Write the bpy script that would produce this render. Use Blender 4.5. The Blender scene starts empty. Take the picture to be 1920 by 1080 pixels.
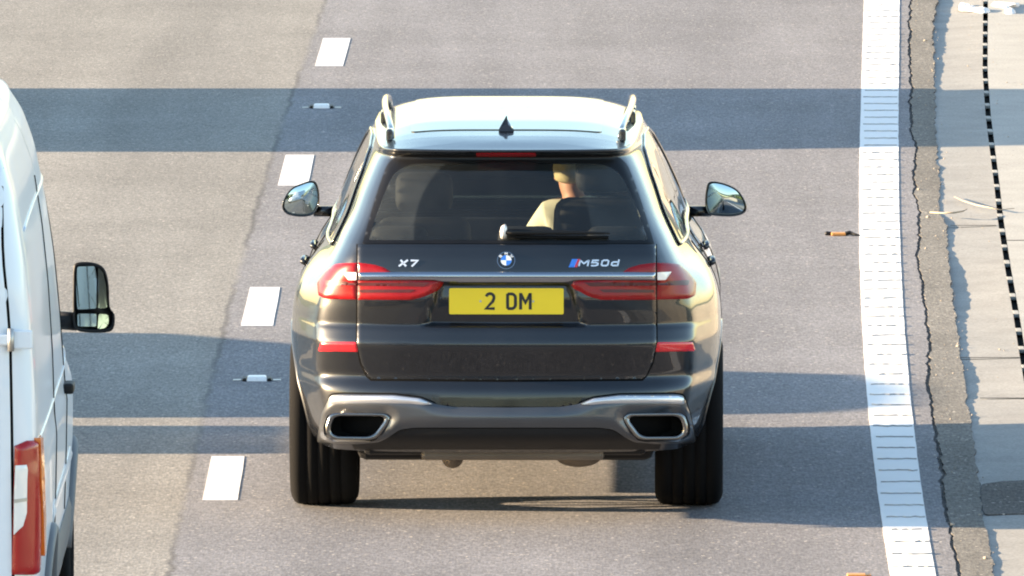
import bpy, bmesh, math, random
import numpy as np
from mathutils import Vector, Matrix, geometry
from mathutils.bvhtree import BVHTree
random.seed(7); rng = np.random.default_rng(7)
sc = bpy.context.scene
col = sc.collection

# ---------------------------------------------------------------- camera, sky, sun, exposure
F = 29900.0                                    # focal length in pixels of the 1920-wide photograph
TH = math.atan(2617/F); CT, ST = math.cos(TH), math.sin(TH)
CH = 223110.0*CT/F                             # camera height above the road
cam = bpy.data.cameras.new('camera'); co = bpy.data.objects.new('camera', cam); col.objects.link(co)
cam.sensor_width = 36.0; cam.lens = F/1920*36.0
cam.clip_start = 1.0; cam.clip_end = 6000
co.location = (0, 0, CH); co.rotation_euler = (math.pi/2-TH, 0, 0)
sc.camera = co
SUN_EL = math.radians(10.5)
w = bpy.data.worlds.new('World'); sc.world = w; w.use_nodes = True
nt = w.node_tree; bg = nt.nodes['Background']
sky = nt.nodes.new('ShaderNodeTexSky'); sky.sky_type = 'NISHITA'; sky.sun_disc = False
sky.sun_elevation = SUN_EL; sky.sun_rotation = math.radians(270); sky.air_density = 1.0; sky.dust_density = 0.4
nt.links.new(sky.outputs[0], bg.inputs[0]); bg.inputs[1].default_value = 0.10
sun = bpy.data.lights.new('sun', 'SUN'); so = bpy.data.objects.new('sun', sun); col.objects.link(so)
sun.energy = 5.0; sun.angle = math.radians(0.5); sun.color = (1.0, 0.75, 0.48)
sd = Vector((-math.cos(SUN_EL), 0, math.sin(SUN_EL)))
so.rotation_euler = sd.to_track_quat('Z', 'Y').to_euler()
sc.view_settings.view_transform = 'Standard'; sc.view_settings.look = 'None'
sc.view_settings.exposure = 2.5; sc.view_settings.gamma = 1.0
sc.cycles.filter_width = 2.0
sc.cycles.max_bounces = 8; sc.cycles.transparent_max_bounces = 12

C0 = Vector((0, 0, CH))
def ray_dir(c, r): return Vector((1,0,0))*((c-960)/F) + Vector((0,CT,-ST)) - Vector((0,ST,CT))*((r-540)/F)
def ground(c, r, z=0.0):
    d = ray_dir(c, r); t = (z-CH)/d.z; return C0 + d*t
def depthY(d): return (d-CH*ST)/CT

# ---------------------------------------------------------------- helpers: objects
def tag(o, label=None, cat=None, group=None, kind=None):
    for k, v in (('label',label),('category',cat),('group',group),('kind',kind)):
        if v: o[k] = v
    return o
def empty(name, loc=(0,0,0), rz=0, parent=None):
    o = bpy.data.objects.new(name, None); col.objects.link(o); o.location = loc; o.rotation_euler = (0,0,rz)
    o.empty_display_size = .2
    if parent: o.parent = parent
    return o
def mesh_obj(name, verts, faces, m, parent=None, smooth=True, fm=None):
    me = bpy.data.meshes.new(name); me.from_pydata([tuple(v) for v in verts], [], [tuple(f) for f in faces])
    mats = m if isinstance(m, (list,tuple)) else [m]
    for x in mats: me.materials.append(x)
    if fm: me.polygons.foreach_set('material_index', fm)
    me.polygons.foreach_set('use_smooth', [smooth]*len(me.polygons)); me.update()
    o = bpy.data.objects.new(name, me); col.objects.link(o)
    if parent: o.parent = parent
    return o
def bm_obj(name, bm, m, parent=None, smooth=False, recalc=True):
    if recalc: bmesh.ops.recalc_face_normals(bm, faces=bm.faces)
    me = bpy.data.meshes.new(name); bm.to_mesh(me); bm.free()
    for x in (m if isinstance(m,(list,tuple)) else [m]): me.materials.append(x)
    me.polygons.foreach_set('use_smooth', [smooth]*len(me.polygons))
    o = bpy.data.objects.new(name, me); col.objects.link(o)
    if parent: o.parent = parent
    return o
def add_box(bm, c, s, bev=0.0, rot=None, seg=2, taper=1.0):
    r = bmesh.ops.create_cube(bm, size=1.0); vs = r['verts']
    for v in vs:
        k = taper if v.co.z > 0 else 1.0
        v.co = Vector((v.co.x*s[0]*k, v.co.y*s[1]*k, v.co.z*s[2]))
    if bev > 0:
        es = list({e for v in vs for e in v.link_edges})
        rr = bmesh.ops.bevel(bm, geom=es, offset=bev, segments=seg, profile=.5, affect='EDGES')
        vs = list({v for f in rr['faces'] for v in f.verts} | {v for v in vs if v.is_valid})
    M = Matrix.Translation(Vector(c)) @ (rot.to_4x4() if rot else Matrix.Identity(4))
    for v in vs: v.co = M @ v.co
    return vs
def lathe(prof, n=48, axis='X'):
    """prof: list of (axial, radius) -> verts, faces round the X axis"""
    V = []; Fc = []
    for a, r in prof:
        for i in range(n):
            t = 2*math.pi*i/n; V.append((a, r*math.cos(t), r*math.sin(t)))
    for j in range(len(prof)-1):
        for i in range(n):
            Fc.append((j*n+i, j*n+(i+1)%n, (j+1)*n+(i+1)%n, (j+1)*n+i))
    return V, Fc
def tube(pts, rad, n=8, closed=False, cap=True):
    pts = [Vector(p) for p in pts]; m = len(pts); V = []; Fc = []
    rads = rad if isinstance(rad, (list,tuple)) else [rad]*m
    up = Vector((0,0,1)); prev = None
    for i, p in enumerate(pts):
        a = pts[i-1] if i > 0 else pts[0]; b = pts[i+1] if i < m-1 else pts[-1]
        t = (b-a).normalized(); s = t.cross(up if prev is None else prev)
        if s.length < 1e-5: s = t.cross(Vector((1,0,0)))
        s.normalize(); u = s.cross(t).normalized(); prev = u
        for k in range(n):
            an = 2*math.pi*k/n; V.append(p + (s*math.cos(an)+u*math.sin(an))*rads[i])
    for i in range(m-1):
        for k in range(n): Fc.append((i*n+k, i*n+(k+1)%n, (i+1)*n+(k+1)%n, (i+1)*n+k))
    if cap: Fc.append(tuple(range(n))[::-1]); Fc.append(tuple((m-1)*n+k for k in range(n)))
    return V, Fc
def merge(parts):
    V = []; Fc = []
    for v, f in parts:
        b = len(V); V += [tuple(x) for x in v]; Fc += [tuple(i+b for i in q) for q in f]
    return V, Fc
def crom(P, k, closed=False):
    P = np.array(P, float); n = len(P); out = []
    idx = (lambda i: i % n) if closed else (lambda i: min(max(i,0), n-1))
    for i in range(n if closed else n-1):
        p0,p1,p2,p3 = P[idx(i-1)],P[idx(i)],P[idx(i+1)],P[idx(i+2)]
        for j in range(k):
            t = j/k
            out.append(.5*((2*p1)+(-p0+p2)*t+(2*p0-5*p1+4*p2-p3)*t*t+(-p0+3*p1-3*p2+p3)*t**3))
    if not closed: out.append(P[-1])
    return np.array(out)
def rnd(poly, r, n=5):
    """polygon with its corners rounded; r one radius or one per corner"""
    P = [np.array(p, float) for p in poly]; m = len(P); out = []
    for i in range(m):
        a, b, c = P[i-1], P[i], P[(i+1)%m]; rr = r[i] if isinstance(r,(list,tuple)) else r
        la, lc = np.linalg.norm(a-b), np.linalg.norm(c-b); rr = min(rr, la*.48, lc*.48)
        if rr < .01*max(la,lc): out.append(b); continue
        p, q = b+(a-b)/la*rr, b+(c-b)/lc*rr
        for k in range(n+1):
            t = k/n; out.append((1-t)**2*p + 2*t*(1-t)*b + t*t*q)
    return np.array(out)

# ---------------------------------------------------------------- helpers: materials
def new_mat(name):
    m = bpy.data.materials.new(name); m.use_nodes = True
    return m, m.node_tree, m.node_tree.nodes['Principled BSDF']
def N(nt, t, **kw):
    n = nt.nodes.new(t)
    for k, v in kw.items():
        if k.startswith('i_'): n.inputs[int(k[2:])].default_value = v
        else: setattr(n, k, v)
    return n
def L(nt, a, b): nt.links.new(a, b)
def mat(name, c, rough=.5, metal=0.0, coat=0.0, coat_r=.03, var=.12, vs=6.0, bump=0.0, bs=200.0, rvar=.08, spec=.5, c2=None, coords='Object'):
    m, t, b = new_mat(name)
    tc = N(t, 'ShaderNodeTexCoord'); no = N(t, 'ShaderNodeTexNoise'); no.inputs['Scale'].default_value = vs; no.inputs['Detail'].default_value = 5
    L(t, tc.outputs[coords], no.inputs['Vector'])
    mx = N(t, 'ShaderNodeMix', data_type='RGBA'); L(t, no.outputs['Fac'], mx.inputs[0])
    hi = c2 if c2 else tuple(min(1, x*(1+var)) for x in c); lo = c if c2 else tuple(x*(1-var) for x in c)
    mx.inputs[6].default_value = (*lo, 1); mx.inputs[7].default_value = (*hi, 1)
    L(t, mx.outputs[2], b.inputs['Base Color'])
    mr = N(t, 'ShaderNodeMapRange'); L(t, no.outputs['Fac'], mr.inputs[0]); mr.inputs[1].default_value = .3; mr.inputs[2].default_value = .7
    mr.inputs[3].default_value = max(0, rough-rvar/2); mr.inputs[4].default_value = min(1, rough+rvar/2); L(t, mr.outputs[0], b.inputs['Roughness'])
    b.inputs['Metallic'].default_value = metal; b.inputs['Specular IOR Level'].default_value = spec
    b.inputs['Coat Weight'].default_value = coat; b.inputs['Coat Roughness'].default_value = coat_r
    if bump:
        n2 = N(t, 'ShaderNodeTexNoise'); n2.inputs['Scale'].default_value = bs; L(t, tc.outputs[coords], n2.inputs['Vector'])
        bp = N(t, 'ShaderNodeBump'); bp.inputs['Strength'].default_value = bump; bp.inputs['Distance'].default_value = .01
        L(t, n2.outputs['Fac'], bp.inputs['Height']); L(t, bp.outputs[0], b.inputs['Normal'])
    return m
def glass(name, tint, gloss=(1,1,1), dust=None, rough=.0, dens=0.0, denscol=(.3,.3,.3)):
    m, t, b = new_mat(name); t.nodes.remove(b); out = t.nodes['Material Output']
    tr = N(t, 'ShaderNodeBsdfTransparent'); tr.inputs[0].default_value = (*tint, 1)
    gl = N(t, 'ShaderNodeBsdfGlossy'); gl.inputs['Roughness'].default_value = rough; gl.inputs[0].default_value = (*gloss, 1)
    fr = N(t, 'ShaderNodeFresnel'); fr.inputs[0].default_value = 1.5
    mx = N(t, 'ShaderNodeMixShader'); L(t, fr.outputs[0], mx.inputs[0]); L(t, tr.outputs[0], mx.inputs[1]); L(t, gl.outputs[0], mx.inputs[2])
    df = N(t, 'ShaderNodeBsdfDiffuse'); df.inputs[0].default_value = (*denscol, 1)
    m2 = N(t, 'ShaderNodeMixShader'); L(t, mx.outputs[0], m2.inputs[1]); L(t, df.outputs[0], m2.inputs[2]); m2.inputs[0].default_value = dens
    if dust:   # unwiped dirt outside the wiper's arc: (pivot x, pivot z, radius, amount)
        tc = N(t, 'ShaderNodeTexCoord'); sp = N(t, 'ShaderNodeSeparateXYZ'); L(t, tc.outputs['Object'], sp.inputs[0])
        cx = N(t, 'ShaderNodeMath', operation='SUBTRACT'); L(t, sp.outputs[0], cx.inputs[0]); cx.inputs[1].default_value = dust[0]
        cz = N(t, 'ShaderNodeMath', operation='SUBTRACT'); L(t, sp.outputs[2], cz.inputs[0]); cz.inputs[1].default_value = dust[1]
        cb = N(t, 'ShaderNodeCombineXYZ'); L(t, cx.outputs[0], cb.inputs[0]); L(t, cz.outputs[0], cb.inputs[1])
        le = N(t, 'ShaderNodeVectorMath', operation='LENGTH'); L(t, cb.outputs[0], le.inputs[0])
        mr = N(t, 'ShaderNodeMapRange'); L(t, le.outputs['Value'], mr.inputs[0]); mr.inputs[1].default_value = dust[2]-.006; mr.inputs[2].default_value = dust[2]+.006
        mr.inputs[3].default_value = dens; mr.inputs[4].default_value = dust[3]
        no = N(t, 'ShaderNodeTexNoise'); no.inputs['Scale'].default_value = 9; L(t, tc.outputs['Object'], no.inputs['Vector'])
        ml = N(t, 'ShaderNodeMath', operation='MULTIPLY'); L(t, mr.outputs[0], ml.inputs[0])
        ad = N(t, 'ShaderNodeMath', operation='ADD'); L(t, no.outputs['Fac'], ad.inputs[0]); ad.inputs[1].default_value = .5
        L(t, ad.outputs[0], ml.inputs[1]); L(t, ml.outputs[0], m2.inputs[0])
    L(t, m2.outputs[0], out.inputs[0]); return m

def ring_curve(pxpts, z=0.0, extra=True):
    P = [ground(c, r, z) for c, r in pxpts]; return [(p.x, p.y) for p in P]

# asphalt: fine chippings; one side of a longitudinal joint paler than the other
JA, JB, JC = 2.087e-4, 1.204e-3, -1.3557       # lane line centre X(Y) = JA*(Y-74)^2 + JB*(Y-74) + JC
def lane_x(Y): return JA*(Y-74)**2 + JB*(Y-74) + JC
def asphalt(name, base, base2=None, joint=-.165, patchy=.18, grain=.62, side=None):
    m, t, b = new_mat(name)
    ge = N(t, 'ShaderNodeNewGeometry'); P = ge.outputs['Position']
    def nz(scale, detail=2, rough=.5, vec=P):
        n = N(t, 'ShaderNodeTexNoise'); n.inputs['Scale'].default_value = scale; n.inputs['Detail'].default_value = detail
        n.inputs['Roughness'].default_value = rough; L(t, vec, n.inputs['Vector']); return n.outputs['Fac']
    def mth(op, a, bb, c=None):
        n = N(t, 'ShaderNodeMath', operation=op)
        for i, x in enumerate((a, bb, c)):
            if x is None: continue
            if isinstance(x, (int,float)): n.inputs[i].default_value = x
            else: L(t, x, n.inputs[i])
        return n.outputs[0]
    def mix(f, a, bb, bt='MIX'):
        n = N(t, 'ShaderNodeMix', data_type='RGBA', blend_type=bt)
        if isinstance(f,(int,float)): n.inputs[0].default_value = f
        else: L(t, f, n.inputs[0])
        for i, x in ((6,a),(7,bb)):
            if isinstance(x, tuple): n.inputs[i].default_value = (*x,1)
            else: L(t, x, n.inputs[i])
        return n.outputs[2]
    def ramp(x, a, bb, lo=0.0, hi=1.0):
        n = N(t, 'ShaderNodeMapRange'); L(t, x, n.inputs[0])
        for i, v in ((1,a),(2,bb),(3,lo),(4,hi)): n.inputs[i].default_value = v
        return n.outputs[0]
    sp = N(t, 'ShaderNodeSeparateXYZ'); L(t, P, sp.inputs[0]); X, Y = sp.outputs[0], sp.outputs[1]
    y = mth('SUBTRACT', Y, 74.0)
    cx = mth('ADD', mth('ADD', mth('MULTIPLY', mth('MULTIPLY', y, y), JA), mth('MULTIPLY', y, JB)), JC)
    u = mth('SUBTRACT', X, cx)
    colr = base
    wob = mth('MULTIPLY', mth('SUBTRACT', nz(2.5, 6, .7), .5), .10)
    uw = mth('ADD', u, wob)
    if base2: colr = mix(ramp(uw, joint-.02, joint+.02), base, base2)
    # stretched streaks along the lane
    mp = N(t, 'ShaderNodeMapping'); L(t, P, mp.inputs[0]); mp.inputs['Scale'].default_value = (1.6, .09, 1)
    st = nz(1.0, 4, .6, mp.outputs[0])
    colr = mix(1.0, colr, mix(ramp(st, .3, .7), (1-patchy,)*3, (1+patchy*.6,)*3), 'MULTIPLY')
    colr = mix(1.0, colr, mix(ramp(nz(.7, 5, .6), .3, .7), (1-patchy*.6,)*3, (1+patchy*.5,)*3), 'MULTIPLY')
    # wheel tracks, slightly polished
    if base2:
        tr_ = mth('COSINE', mth('MULTIPLY', mth('ADD', u, -.75), 2*math.pi/1.62), None)
        colr = mix(1.0, colr, mix(ramp(tr_, -1, 1), (1.03,1.03,1.03), (.955,.957,.965)), 'MULTIPLY')
    # chippings
    vo = N(t, 'ShaderNodeTexVoronoi'); vo.inputs['Scale'].default_value = 75; L(t, P, vo.inputs['Vector'])
    hs = N(t, 'ShaderNodeSeparateColor'); L(t, vo.outputs['Color'], hs.inputs[0])
    colr = mix(1.0, colr, mix(ramp(hs.outputs[0], 0, 1), (1-grain*.45,)*3, (1+grain*.55,)*3), 'MULTIPLY')
    mp2 = N(t, 'ShaderNodeMapping'); L(t, P, mp2.inputs[0]); mp2.inputs['Scale'].default_value = (1, .11, 1)
    g2 = nz(85, 3, .65, mp2.outputs[0])
    colr = mix(1.0, colr, mix(ramp(g2, .32, .68), (1-grain*.42, 1-grain*.40, 1-grain*.36), (1+grain*.42, 1+grain*.38, 1+grain*.32)), 'MULTIPLY')
    colr = mix(ramp(hs.outputs[1],   .985, .995), colr, (.5,.46,.4))
    if base2:   # the joint itself, cracked here and there
        cr = mth('ABSOLUTE', mth('ADD', uw, -joint), None)
        k = mth('MULTIPLY', ramp(cr, .004, .022, 1, 0), ramp(nz(.35, 3), .42, .58))
        colr = mix(mth('MULTIPLY', k, .45), colr, (.02,.02,.02))
        # dark wheel tracks, faint
    L(t, colr, b.inputs['Base Color'])
    b.inputs['Roughness'].default_value = .93; b.inputs['Specular IOR Level'].default_value = .25
    bp = N(t, 'ShaderNodeBump'); bp.inputs['Strength'].default_value = .22; bp.inputs['Distance'].default_value = .004
    L(t, vo.outputs['Distance'], bp.inputs['Height']); L(t, bp.outputs[0], b.inputs['Normal'])
    return m
M = {}
M['road'] = asphalt('asphalt_carriageway', (.222,.213,.195), (.185,.183,.191))
M['margin'] = asphalt('asphalt_margin', (.160,.152,.135), None, grain=.75, patchy=.3)
M['dark_asphalt'] = asphalt('asphalt_patch', (.110,.102,.094), None, grain=.8, patchy=.3)
M['concrete'] = mat('concrete', (.34,.285,.23), .9, var=.1, vs=3.0, bump=.25, bs=60, coords='Generated', c2=(.43,.36,.29))
def concrete(name, lo, hi):
    m, t, b = new_mat(name); ge = N(t, 'ShaderNodeNewGeometry')
    n1 = N(t,'ShaderNodeTexNoise'); n1.inputs['Scale'].default_value=2.2; n1.inputs['Detail'].default_value=9; n1.inputs['Roughness'].default_value=.65; L(t,ge.outputs['Position'],n1.inputs['Vector'])
    mx = N(t,'ShaderNodeMix',data_type='RGBA'); mr=N(t,'ShaderNodeMapRange'); L(t,n1.outputs['Fac'],mr.inputs[0]); mr.inputs[1].default_value=.3; mr.inputs[2].default_value=.68
    L(t,mr.outputs[0],mx.inputs[0]); mx.inputs[6].default_value=(*lo,1); mx.inputs[7].default_value=(*hi,1)
    vo = N(t,'ShaderNodeTexVoronoi'); vo.inputs['Scale'].default_value=11; L(t,ge.outputs['Position'],vo.inputs['Vector'])
    mr2=N(t,'ShaderNodeMapRange'); L(t,vo.outputs['Distance'],mr2.inputs[0]); mr2.inputs[1].default_value=.07; mr2.inputs[2].default_value=.13
    m2 = N(t,'ShaderNodeMix',data_type='RGBA'); L(t,mr2.outputs[0],m2.inputs[0]); m2.inputs[6].default_value=(.08,.07,.06,1); L(t,mx.outputs[2],m2.inputs[7])
    # only some of the pits show
    n3=N(t,'ShaderNodeTexNoise'); n3.inputs['Scale'].default_value=1.3; n3.inputs['Detail'].default_value=4; L(t,ge.outputs['Position'],n3.inputs['Vector'])
    mr3=N(t,'ShaderNodeMapRange'); L(t,n3.outputs['Fac'],mr3.inputs[0]); mr3.inputs[1].default_value=.56; mr3.inputs[2].default_value=.62
    m3=N(t,'ShaderNodeMix',data_type='RGBA'); L(t,mr3.outputs[0],m3.inputs[0]); L(t,mx.outputs[2],m3.inputs[6]); L(t,m2.outputs[2],m3.inputs[7])
    n4=N(t,'ShaderNodeTexNoise'); n4.inputs['Scale'].default_value=70; n4.inputs['Detail'].default_value=3; L(t,ge.outputs['Position'],n4.inputs['Vector'])
    m4=N(t,'ShaderNodeMix',data_type='RGBA',blend_type='MULTIPLY'); m4.inputs[0].default_value=1
    mr4=N(t,'ShaderNodeMapRange'); L(t,n4.outputs['Fac'],mr4.inputs[0]); mr4.inputs[3].default_value=.8; mr4.inputs[4].default_value=1.2; mr4.inputs[1].default_value=.3; mr4.inputs[2].default_value=.7
    L(t,m3.outputs[2],m4.inputs[6]); L(t,mr4.outputs[0],m4.inputs[7]); L(t,m4.outputs[2],b.inputs['Base Color'])
    b.inputs['Roughness'].default_value=.9
    bp=N(t,'ShaderNodeBump'); bp.inputs['Strength'].default_value=.3; bp.inputs['Distance'].default_value=.004; L(t,n1.outputs['Fac'],bp.inputs['Height']); L(t,bp.outputs[0],b.inputs['Normal'])
    return m
M['concrete'] = concrete('concrete_channel', (.225,.22,.205), (.30,.295,.275))
M['concrete2'] = concrete('concrete_reserve', (.30,.295,.27), (.38,.375,.345))
M['white_paint'] = mat('white_road_paint', (.70,.69,.66), .7, var=.05, vs=5, c2=(.82,.81,.79), bump=.15, bs=300)
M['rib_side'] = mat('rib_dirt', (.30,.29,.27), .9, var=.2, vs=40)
M['black'] = mat('black_plastic', (.009,.009,.010), .5, var=.2, spec=.25)
M['gloss_black'] = mat('gloss_black', (.006,.006,.007), .12, coat=.6, var=.2, spec=.5)
M['frit'] = mat('black_window_border', (.004,.004,.005), .35, var=.2, spec=.35)
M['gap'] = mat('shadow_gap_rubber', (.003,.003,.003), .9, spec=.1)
M['rubber'] = mat('tyre_rubber', (.007,.007,.0075), .95, var=.35, vs=20, bump=.1, spec=.12)
M['paint'] = mat('black_car_paint', (.0065,.0085,.013), .36, coat=1.0, coat_r=.022, var=.25, vs=5, rvar=.06, metal=.4, spec=.45)
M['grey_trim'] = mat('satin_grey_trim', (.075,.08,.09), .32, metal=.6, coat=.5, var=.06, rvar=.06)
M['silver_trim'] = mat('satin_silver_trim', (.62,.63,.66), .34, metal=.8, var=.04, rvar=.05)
M['exhaust'] = mat('exhaust_steel', (.24,.235,.23), .22, metal=1.0, var=.1, rvar=.05)
M['chrome'] = mat('chrome', (.36,.38,.42), .14, metal=1.0, var=.05, rvar=.05)
M['badge_chrome'] = mat('badge_chrome', (.80,.80,.82), .22, metal=.7, var=.05)
M['rail'] = mat('black_rail', (.02,.022,.025), .2, coat=1, var=.2)
M['red'] = mat('red_lens', (.24,.002,.004), .35, coat=.30, coat_r=.08, spec=.25, var=.25, vs=30)
M['van_red'] = mat('van_lamp_red', (.33,.005,.005), .25, coat=.35, var=.12, vs=12)
M['dark_red'] = mat('dark_red_lens', (.06,.002,.003), .4, coat=.1, var=.2, vs=30)
M['reflector'] = mat('red_reflector', (.62,.012,.02), .2, coat=.8, var=.1, vs=60)
M['clear_lens'] = mat('clear_lens', (.78,.76,.74), .15, coat=1.0, var=.1)
M['plate'] = mat('yellow_plate', (.80,.58,.010), .45, coat=.3, var=.04, vs=14)
M['plate_ink'] = mat('plate_ink', (.012,.012,.014), .5, var=.2)
M['blue'] = mat('badge_blue', (.03,.19,.72), .25, coat=.8, var=.05)
M['badge_red'] = mat('badge_red', (.6,.03,.04), .3, coat=.5, var=.05)
M['white_enamel'] = mat('badge_white', (.82,.84,.86), .25, coat=.8, var=.03)
M['rear_glass'] = glass('rear_glass', (.36,.39,.39), dust=(-.01,1.335,.405,.085), dens=.030, denscol=(.25,.28,.29))
M['side_glass'] = glass('side_glass', (.80,.83,.82), dens=.02)
M['screen_glass'] = glass('windscreen_glass', (.75,.80,.77), dens=.02)
M['mirror'] = mat('mirror_glass', (.42,.52,.58), .02, metal=1.0, var=.02, rvar=.0)
M['cabin'] = mat('dark_upholstery', (.0045,.005,.006), .8, var=.3, vs=15)
M['skin'] = mat('skin', (.55,.27,.17), .55, var=.1)
M['hair'] = mat('fair_hair', (.55,.46,.25), .7, var=.25, vs=60)
M['shirt'] = mat('cream_shirt', (.80,.78,.60), .85, var=.05)
M['van_white'] = mat('white_van_paint', (.68,.73,.80), .38, coat=.5, coat_r=.06, var=.05, vs=2.5, rvar=.08)
M['amber'] = mat('amber_lens', (.75,.20,.02), .2, coat=1, var=.15, vs=30)
M['van_grey'] = mat('grey_bumper_plastic', (.11,.115,.125), .55, var=.15)
M['steel'] = mat('dull_steel', (.45,.44,.42), .4, metal=.8, var=.2)
M['stud_white'] = mat('stud_reflector', (.80,.82,.84), .3, var=.08, vs=80)
M['silencer'] = mat('silencer_metal', (.16,.135,.11), .5, metal=.5, var=.3, vs=8)
M['orange'] = mat('orange_plastic', (.62,.27,.07), .5, var=.15, vs=30)
M['litter'] = mat('white_litter', (.82,.80,.75), .6, var=.06, vs=20)
M['twig'] = mat('dry_twig', (.33,.28,.21), .85, var=.3, vs=40)
M['stone'] = mat('pale_stone', (.33,.29,.24), .9, var=.3, vs=60)
M['grass'] = mat('verge_grass', (.05,.085,.025), .95, var=.4, vs=.2, c2=(.09,.12,.04))
M['leaf'] = mat('leafage', (.035,.06,.02), .9, var=.5, vs=.6, c2=(.07,.10,.03))

# ---------------------------------------------------------------- ground and carriageway
def sheet(name, left, right, z, m, zl=None, n=1):
    """strip between two (Y -> X) polylines given as lists of (x,y) of equal length"""
    V = []; Fc = []
    for (a, b) in zip(left, right): V += [(a[0],a[1],z), (b[0],b[1],z)]
    for i in range(len(left)-1): Fc.append((2*i, 2*i+1, 2*i+3, 2*i+2))
    return mesh_obj(name, V, Fc, m, smooth=False)
tag(mesh_obj('ground', [(-1500,-700,-.06),(1500,-700,-.06),(1500,2500,-.06),(-1500,2500,-.06)], [(0,1,2,3)], M['grass']), kind='structure')
# asphalt edge traced as real plan curve
edge_px = [(1759,-60),(1757,0),(1748,60),(1752,133),(1753,233),(1763,353),(1762,400),(1771,414),(1781,509),(1795,621),(1808,700),(1812,740),(1820,791),(1832,876),(1836,906)]
edge_px2 = [(1841,960),(1848,990),(1855,1010),(1868,1080),(1885,1160)]
crack_px = [(1708,-60),(1708,0),(1705,40),(1707,133),(1708,247),(1717,277),(1713,353),(1723,393),(1722,481),(1730,551),(1743,639),(1739,678),(1739,718),(1748,770),(1760,858),(1774,974),(1785,1017),(1797,1080),(1812,1160)]
def edge_curve(px, jitter=.007, step=.10):
    P = [ground(c, r) for c, r in px]; P.sort(key=lambda p: p.y)
    ys = np.arange(P[0].y, P[-1].y, step); xs = np.interp(ys, [p.y for p in P], [p.x for p in P])
    j = rng.normal(0, 1, len(ys)); j = np.convolve(j, np.ones(3)/3, 'same')*jitter*1.3 + rng.normal(0, jitter*.35, len(ys))
    return [(float(x+k), float(y)) for x, y, k in zip(xs, ys, j)]
eall = edge_curve(edge_px2 + edge_px)
y_lo, y_hi = eall[0][1], eall[-1][1]
# straight-ish continuation both ways
def cont(Y, ref): return ref[0] + .0105*(Y-ref[1]) if Y < ref[1] else ref[0] + .024*(Y-ref[1]) + 2.4e-4*(Y-ref[1])**2
tail = [(cont(Y, eall[0]), Y) for Y in (-150,-50,0,30,55)]
head = [(cont(Y, eall[-1]), Y) for Y in (130,180,260,400,650,1000)]
edge_all = tail + eall + head
Z_CONC = -.003
# road: two flanks meeting nowhere, one sheet with the asphalt edge as its right side
left_b = [(-16.5 + JA*max(0,(y-74))**2*.9, y) for x, y in edge_all]
V = []; Fc = []
crk = edge_curve(crack_px, .006)
cy = [p[1] for p in crk]; cxs = [p[0] for p in crk]
def crack_x(y): return float(np.interp(y, cy, cxs)) if cy[0] <= y <= cy[-1] else (cont(y, crk[0]) if y < cy[0] else cont(y, crk[-1]))
crw = np.abs(rng.normal(0,1,len(edge_all))); crw = np.convolve(crw, np.ones(5)/5, 'same')
inner_l = [(crack_x(y)-.003-.005*crw[i], y) for i,(x,y) in enumerate(edge_all)]
inner_r = [(crack_x(y)+.004+.007*crw[i], y) for i,(x,y) in enumerate(edge_all)]
def skirted(name, left, right, z, m, depth=.06):
    V = []; Fc = []; n = len(left)
    for a, b in zip(left, right): V += [(a[0],a[1],z-depth),(a[0],a[1],z),(b[0],b[1],z),(b[0],b[1],z-depth)]
    for i in range(n-1):
        for k in range(3): Fc.append((4*i+k, 4*i+k+1, 4*i+k+5, 4*i+k+4))
    return mesh_obj(name, V, Fc, m, smooth=False)
tag(skirted('road', left_b, inner_l, 0, M['road'], .03), kind='structure')
shy = [ground(1760, r).y for r in (-60,0,60,120,160,220,340,400,415,440,470,500,560,600,640,700,730,770,790,860,960,1080)]
shw = [.020,.019,.016,.009,.007,.003,.003,.003,.011,.007,.004,.014,.017,.009,.006,.012,.010,.004,.007,.007,.006,.006]
def lip(y): return float(np.interp(y, shy[::-1], shw[::-1]))
nE = len(edge_all); jz = rng.normal(0, .0010, nE); V = []
for a, b in zip(inner_r, edge_all): V += [(a[0],a[1],-.03),(a[0],a[1],.001),(b[0],b[1],.001),(b[0],b[1],-.035)]
Fc = [(4*i_+k_, 4*i_+k_+1, 4*i_+k_+5, 4*i_+k_+4) for i_ in range(nE-1) for k_ in range(3)]
tag(mesh_obj('road_margin', V, Fc, [M['margin'], M['dark_asphalt']], smooth=False, fm=[1 if q%3 != 1 else 0 for q in range(len(Fc))]), kind='structure')
# dark bed under the crack
bed_l = [(p[0]-.05, p[1]) for p in inner_l]; bed_r = [(p[0]+.05, p[1]) for p in inner_r]
tag(sheet('crack_filler', bed_l, bed_r, -.012, M['dark_asphalt']), kind='structure')
# slot drain and concrete
slot_px = [(1850,-60),(1848,0),(1847,133),(1853,217),(1870,353),(1876,410),(1890,502),(1905,586),(1919,674),(1950,850),(2000,1080)]
sP = sorted([ground(c, r) for c, r in slot_px], key=lambda p: p.y)
spY = [p.y for p in sP]; spX = [p.x for p in sP]
def slot_x(y): return float(np.interp(y, spY, spX)) if spY[0] <= y <= spY[-1] else (cont(y,(spX[0],spY[0])) if y < spY[0] else cont(y,(spX[-1],spY[-1])))
ys = [-150,-50,0,30,55] + list(np.arange(60,125,1.0)) + [130,180,260,400,650,1000]
SW = .016
V = []
for i_, (x_, y_) in enumerate(edge_all):
    dp = max(.002, lip(y_)+jz[i_]); sx_ = slot_x(y_)-SW
    V += [(x_-.06,y_,-dp-.001),(x_+.10,y_,-dp),(min(x_+.34,sx_-.02),y_,Z_CONC-.0005),(sx_,y_,Z_CONC)]
Fc = [(4*i_+k_, 4*i_+k_+1, 4*i_+k_+5, 4*i_+k_+4) for i_ in range(nE-1) for k_ in range(3)]
tag(mesh_obj('concrete_channel', V, Fc, M['concrete'], smooth=True), kind='structure')
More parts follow.
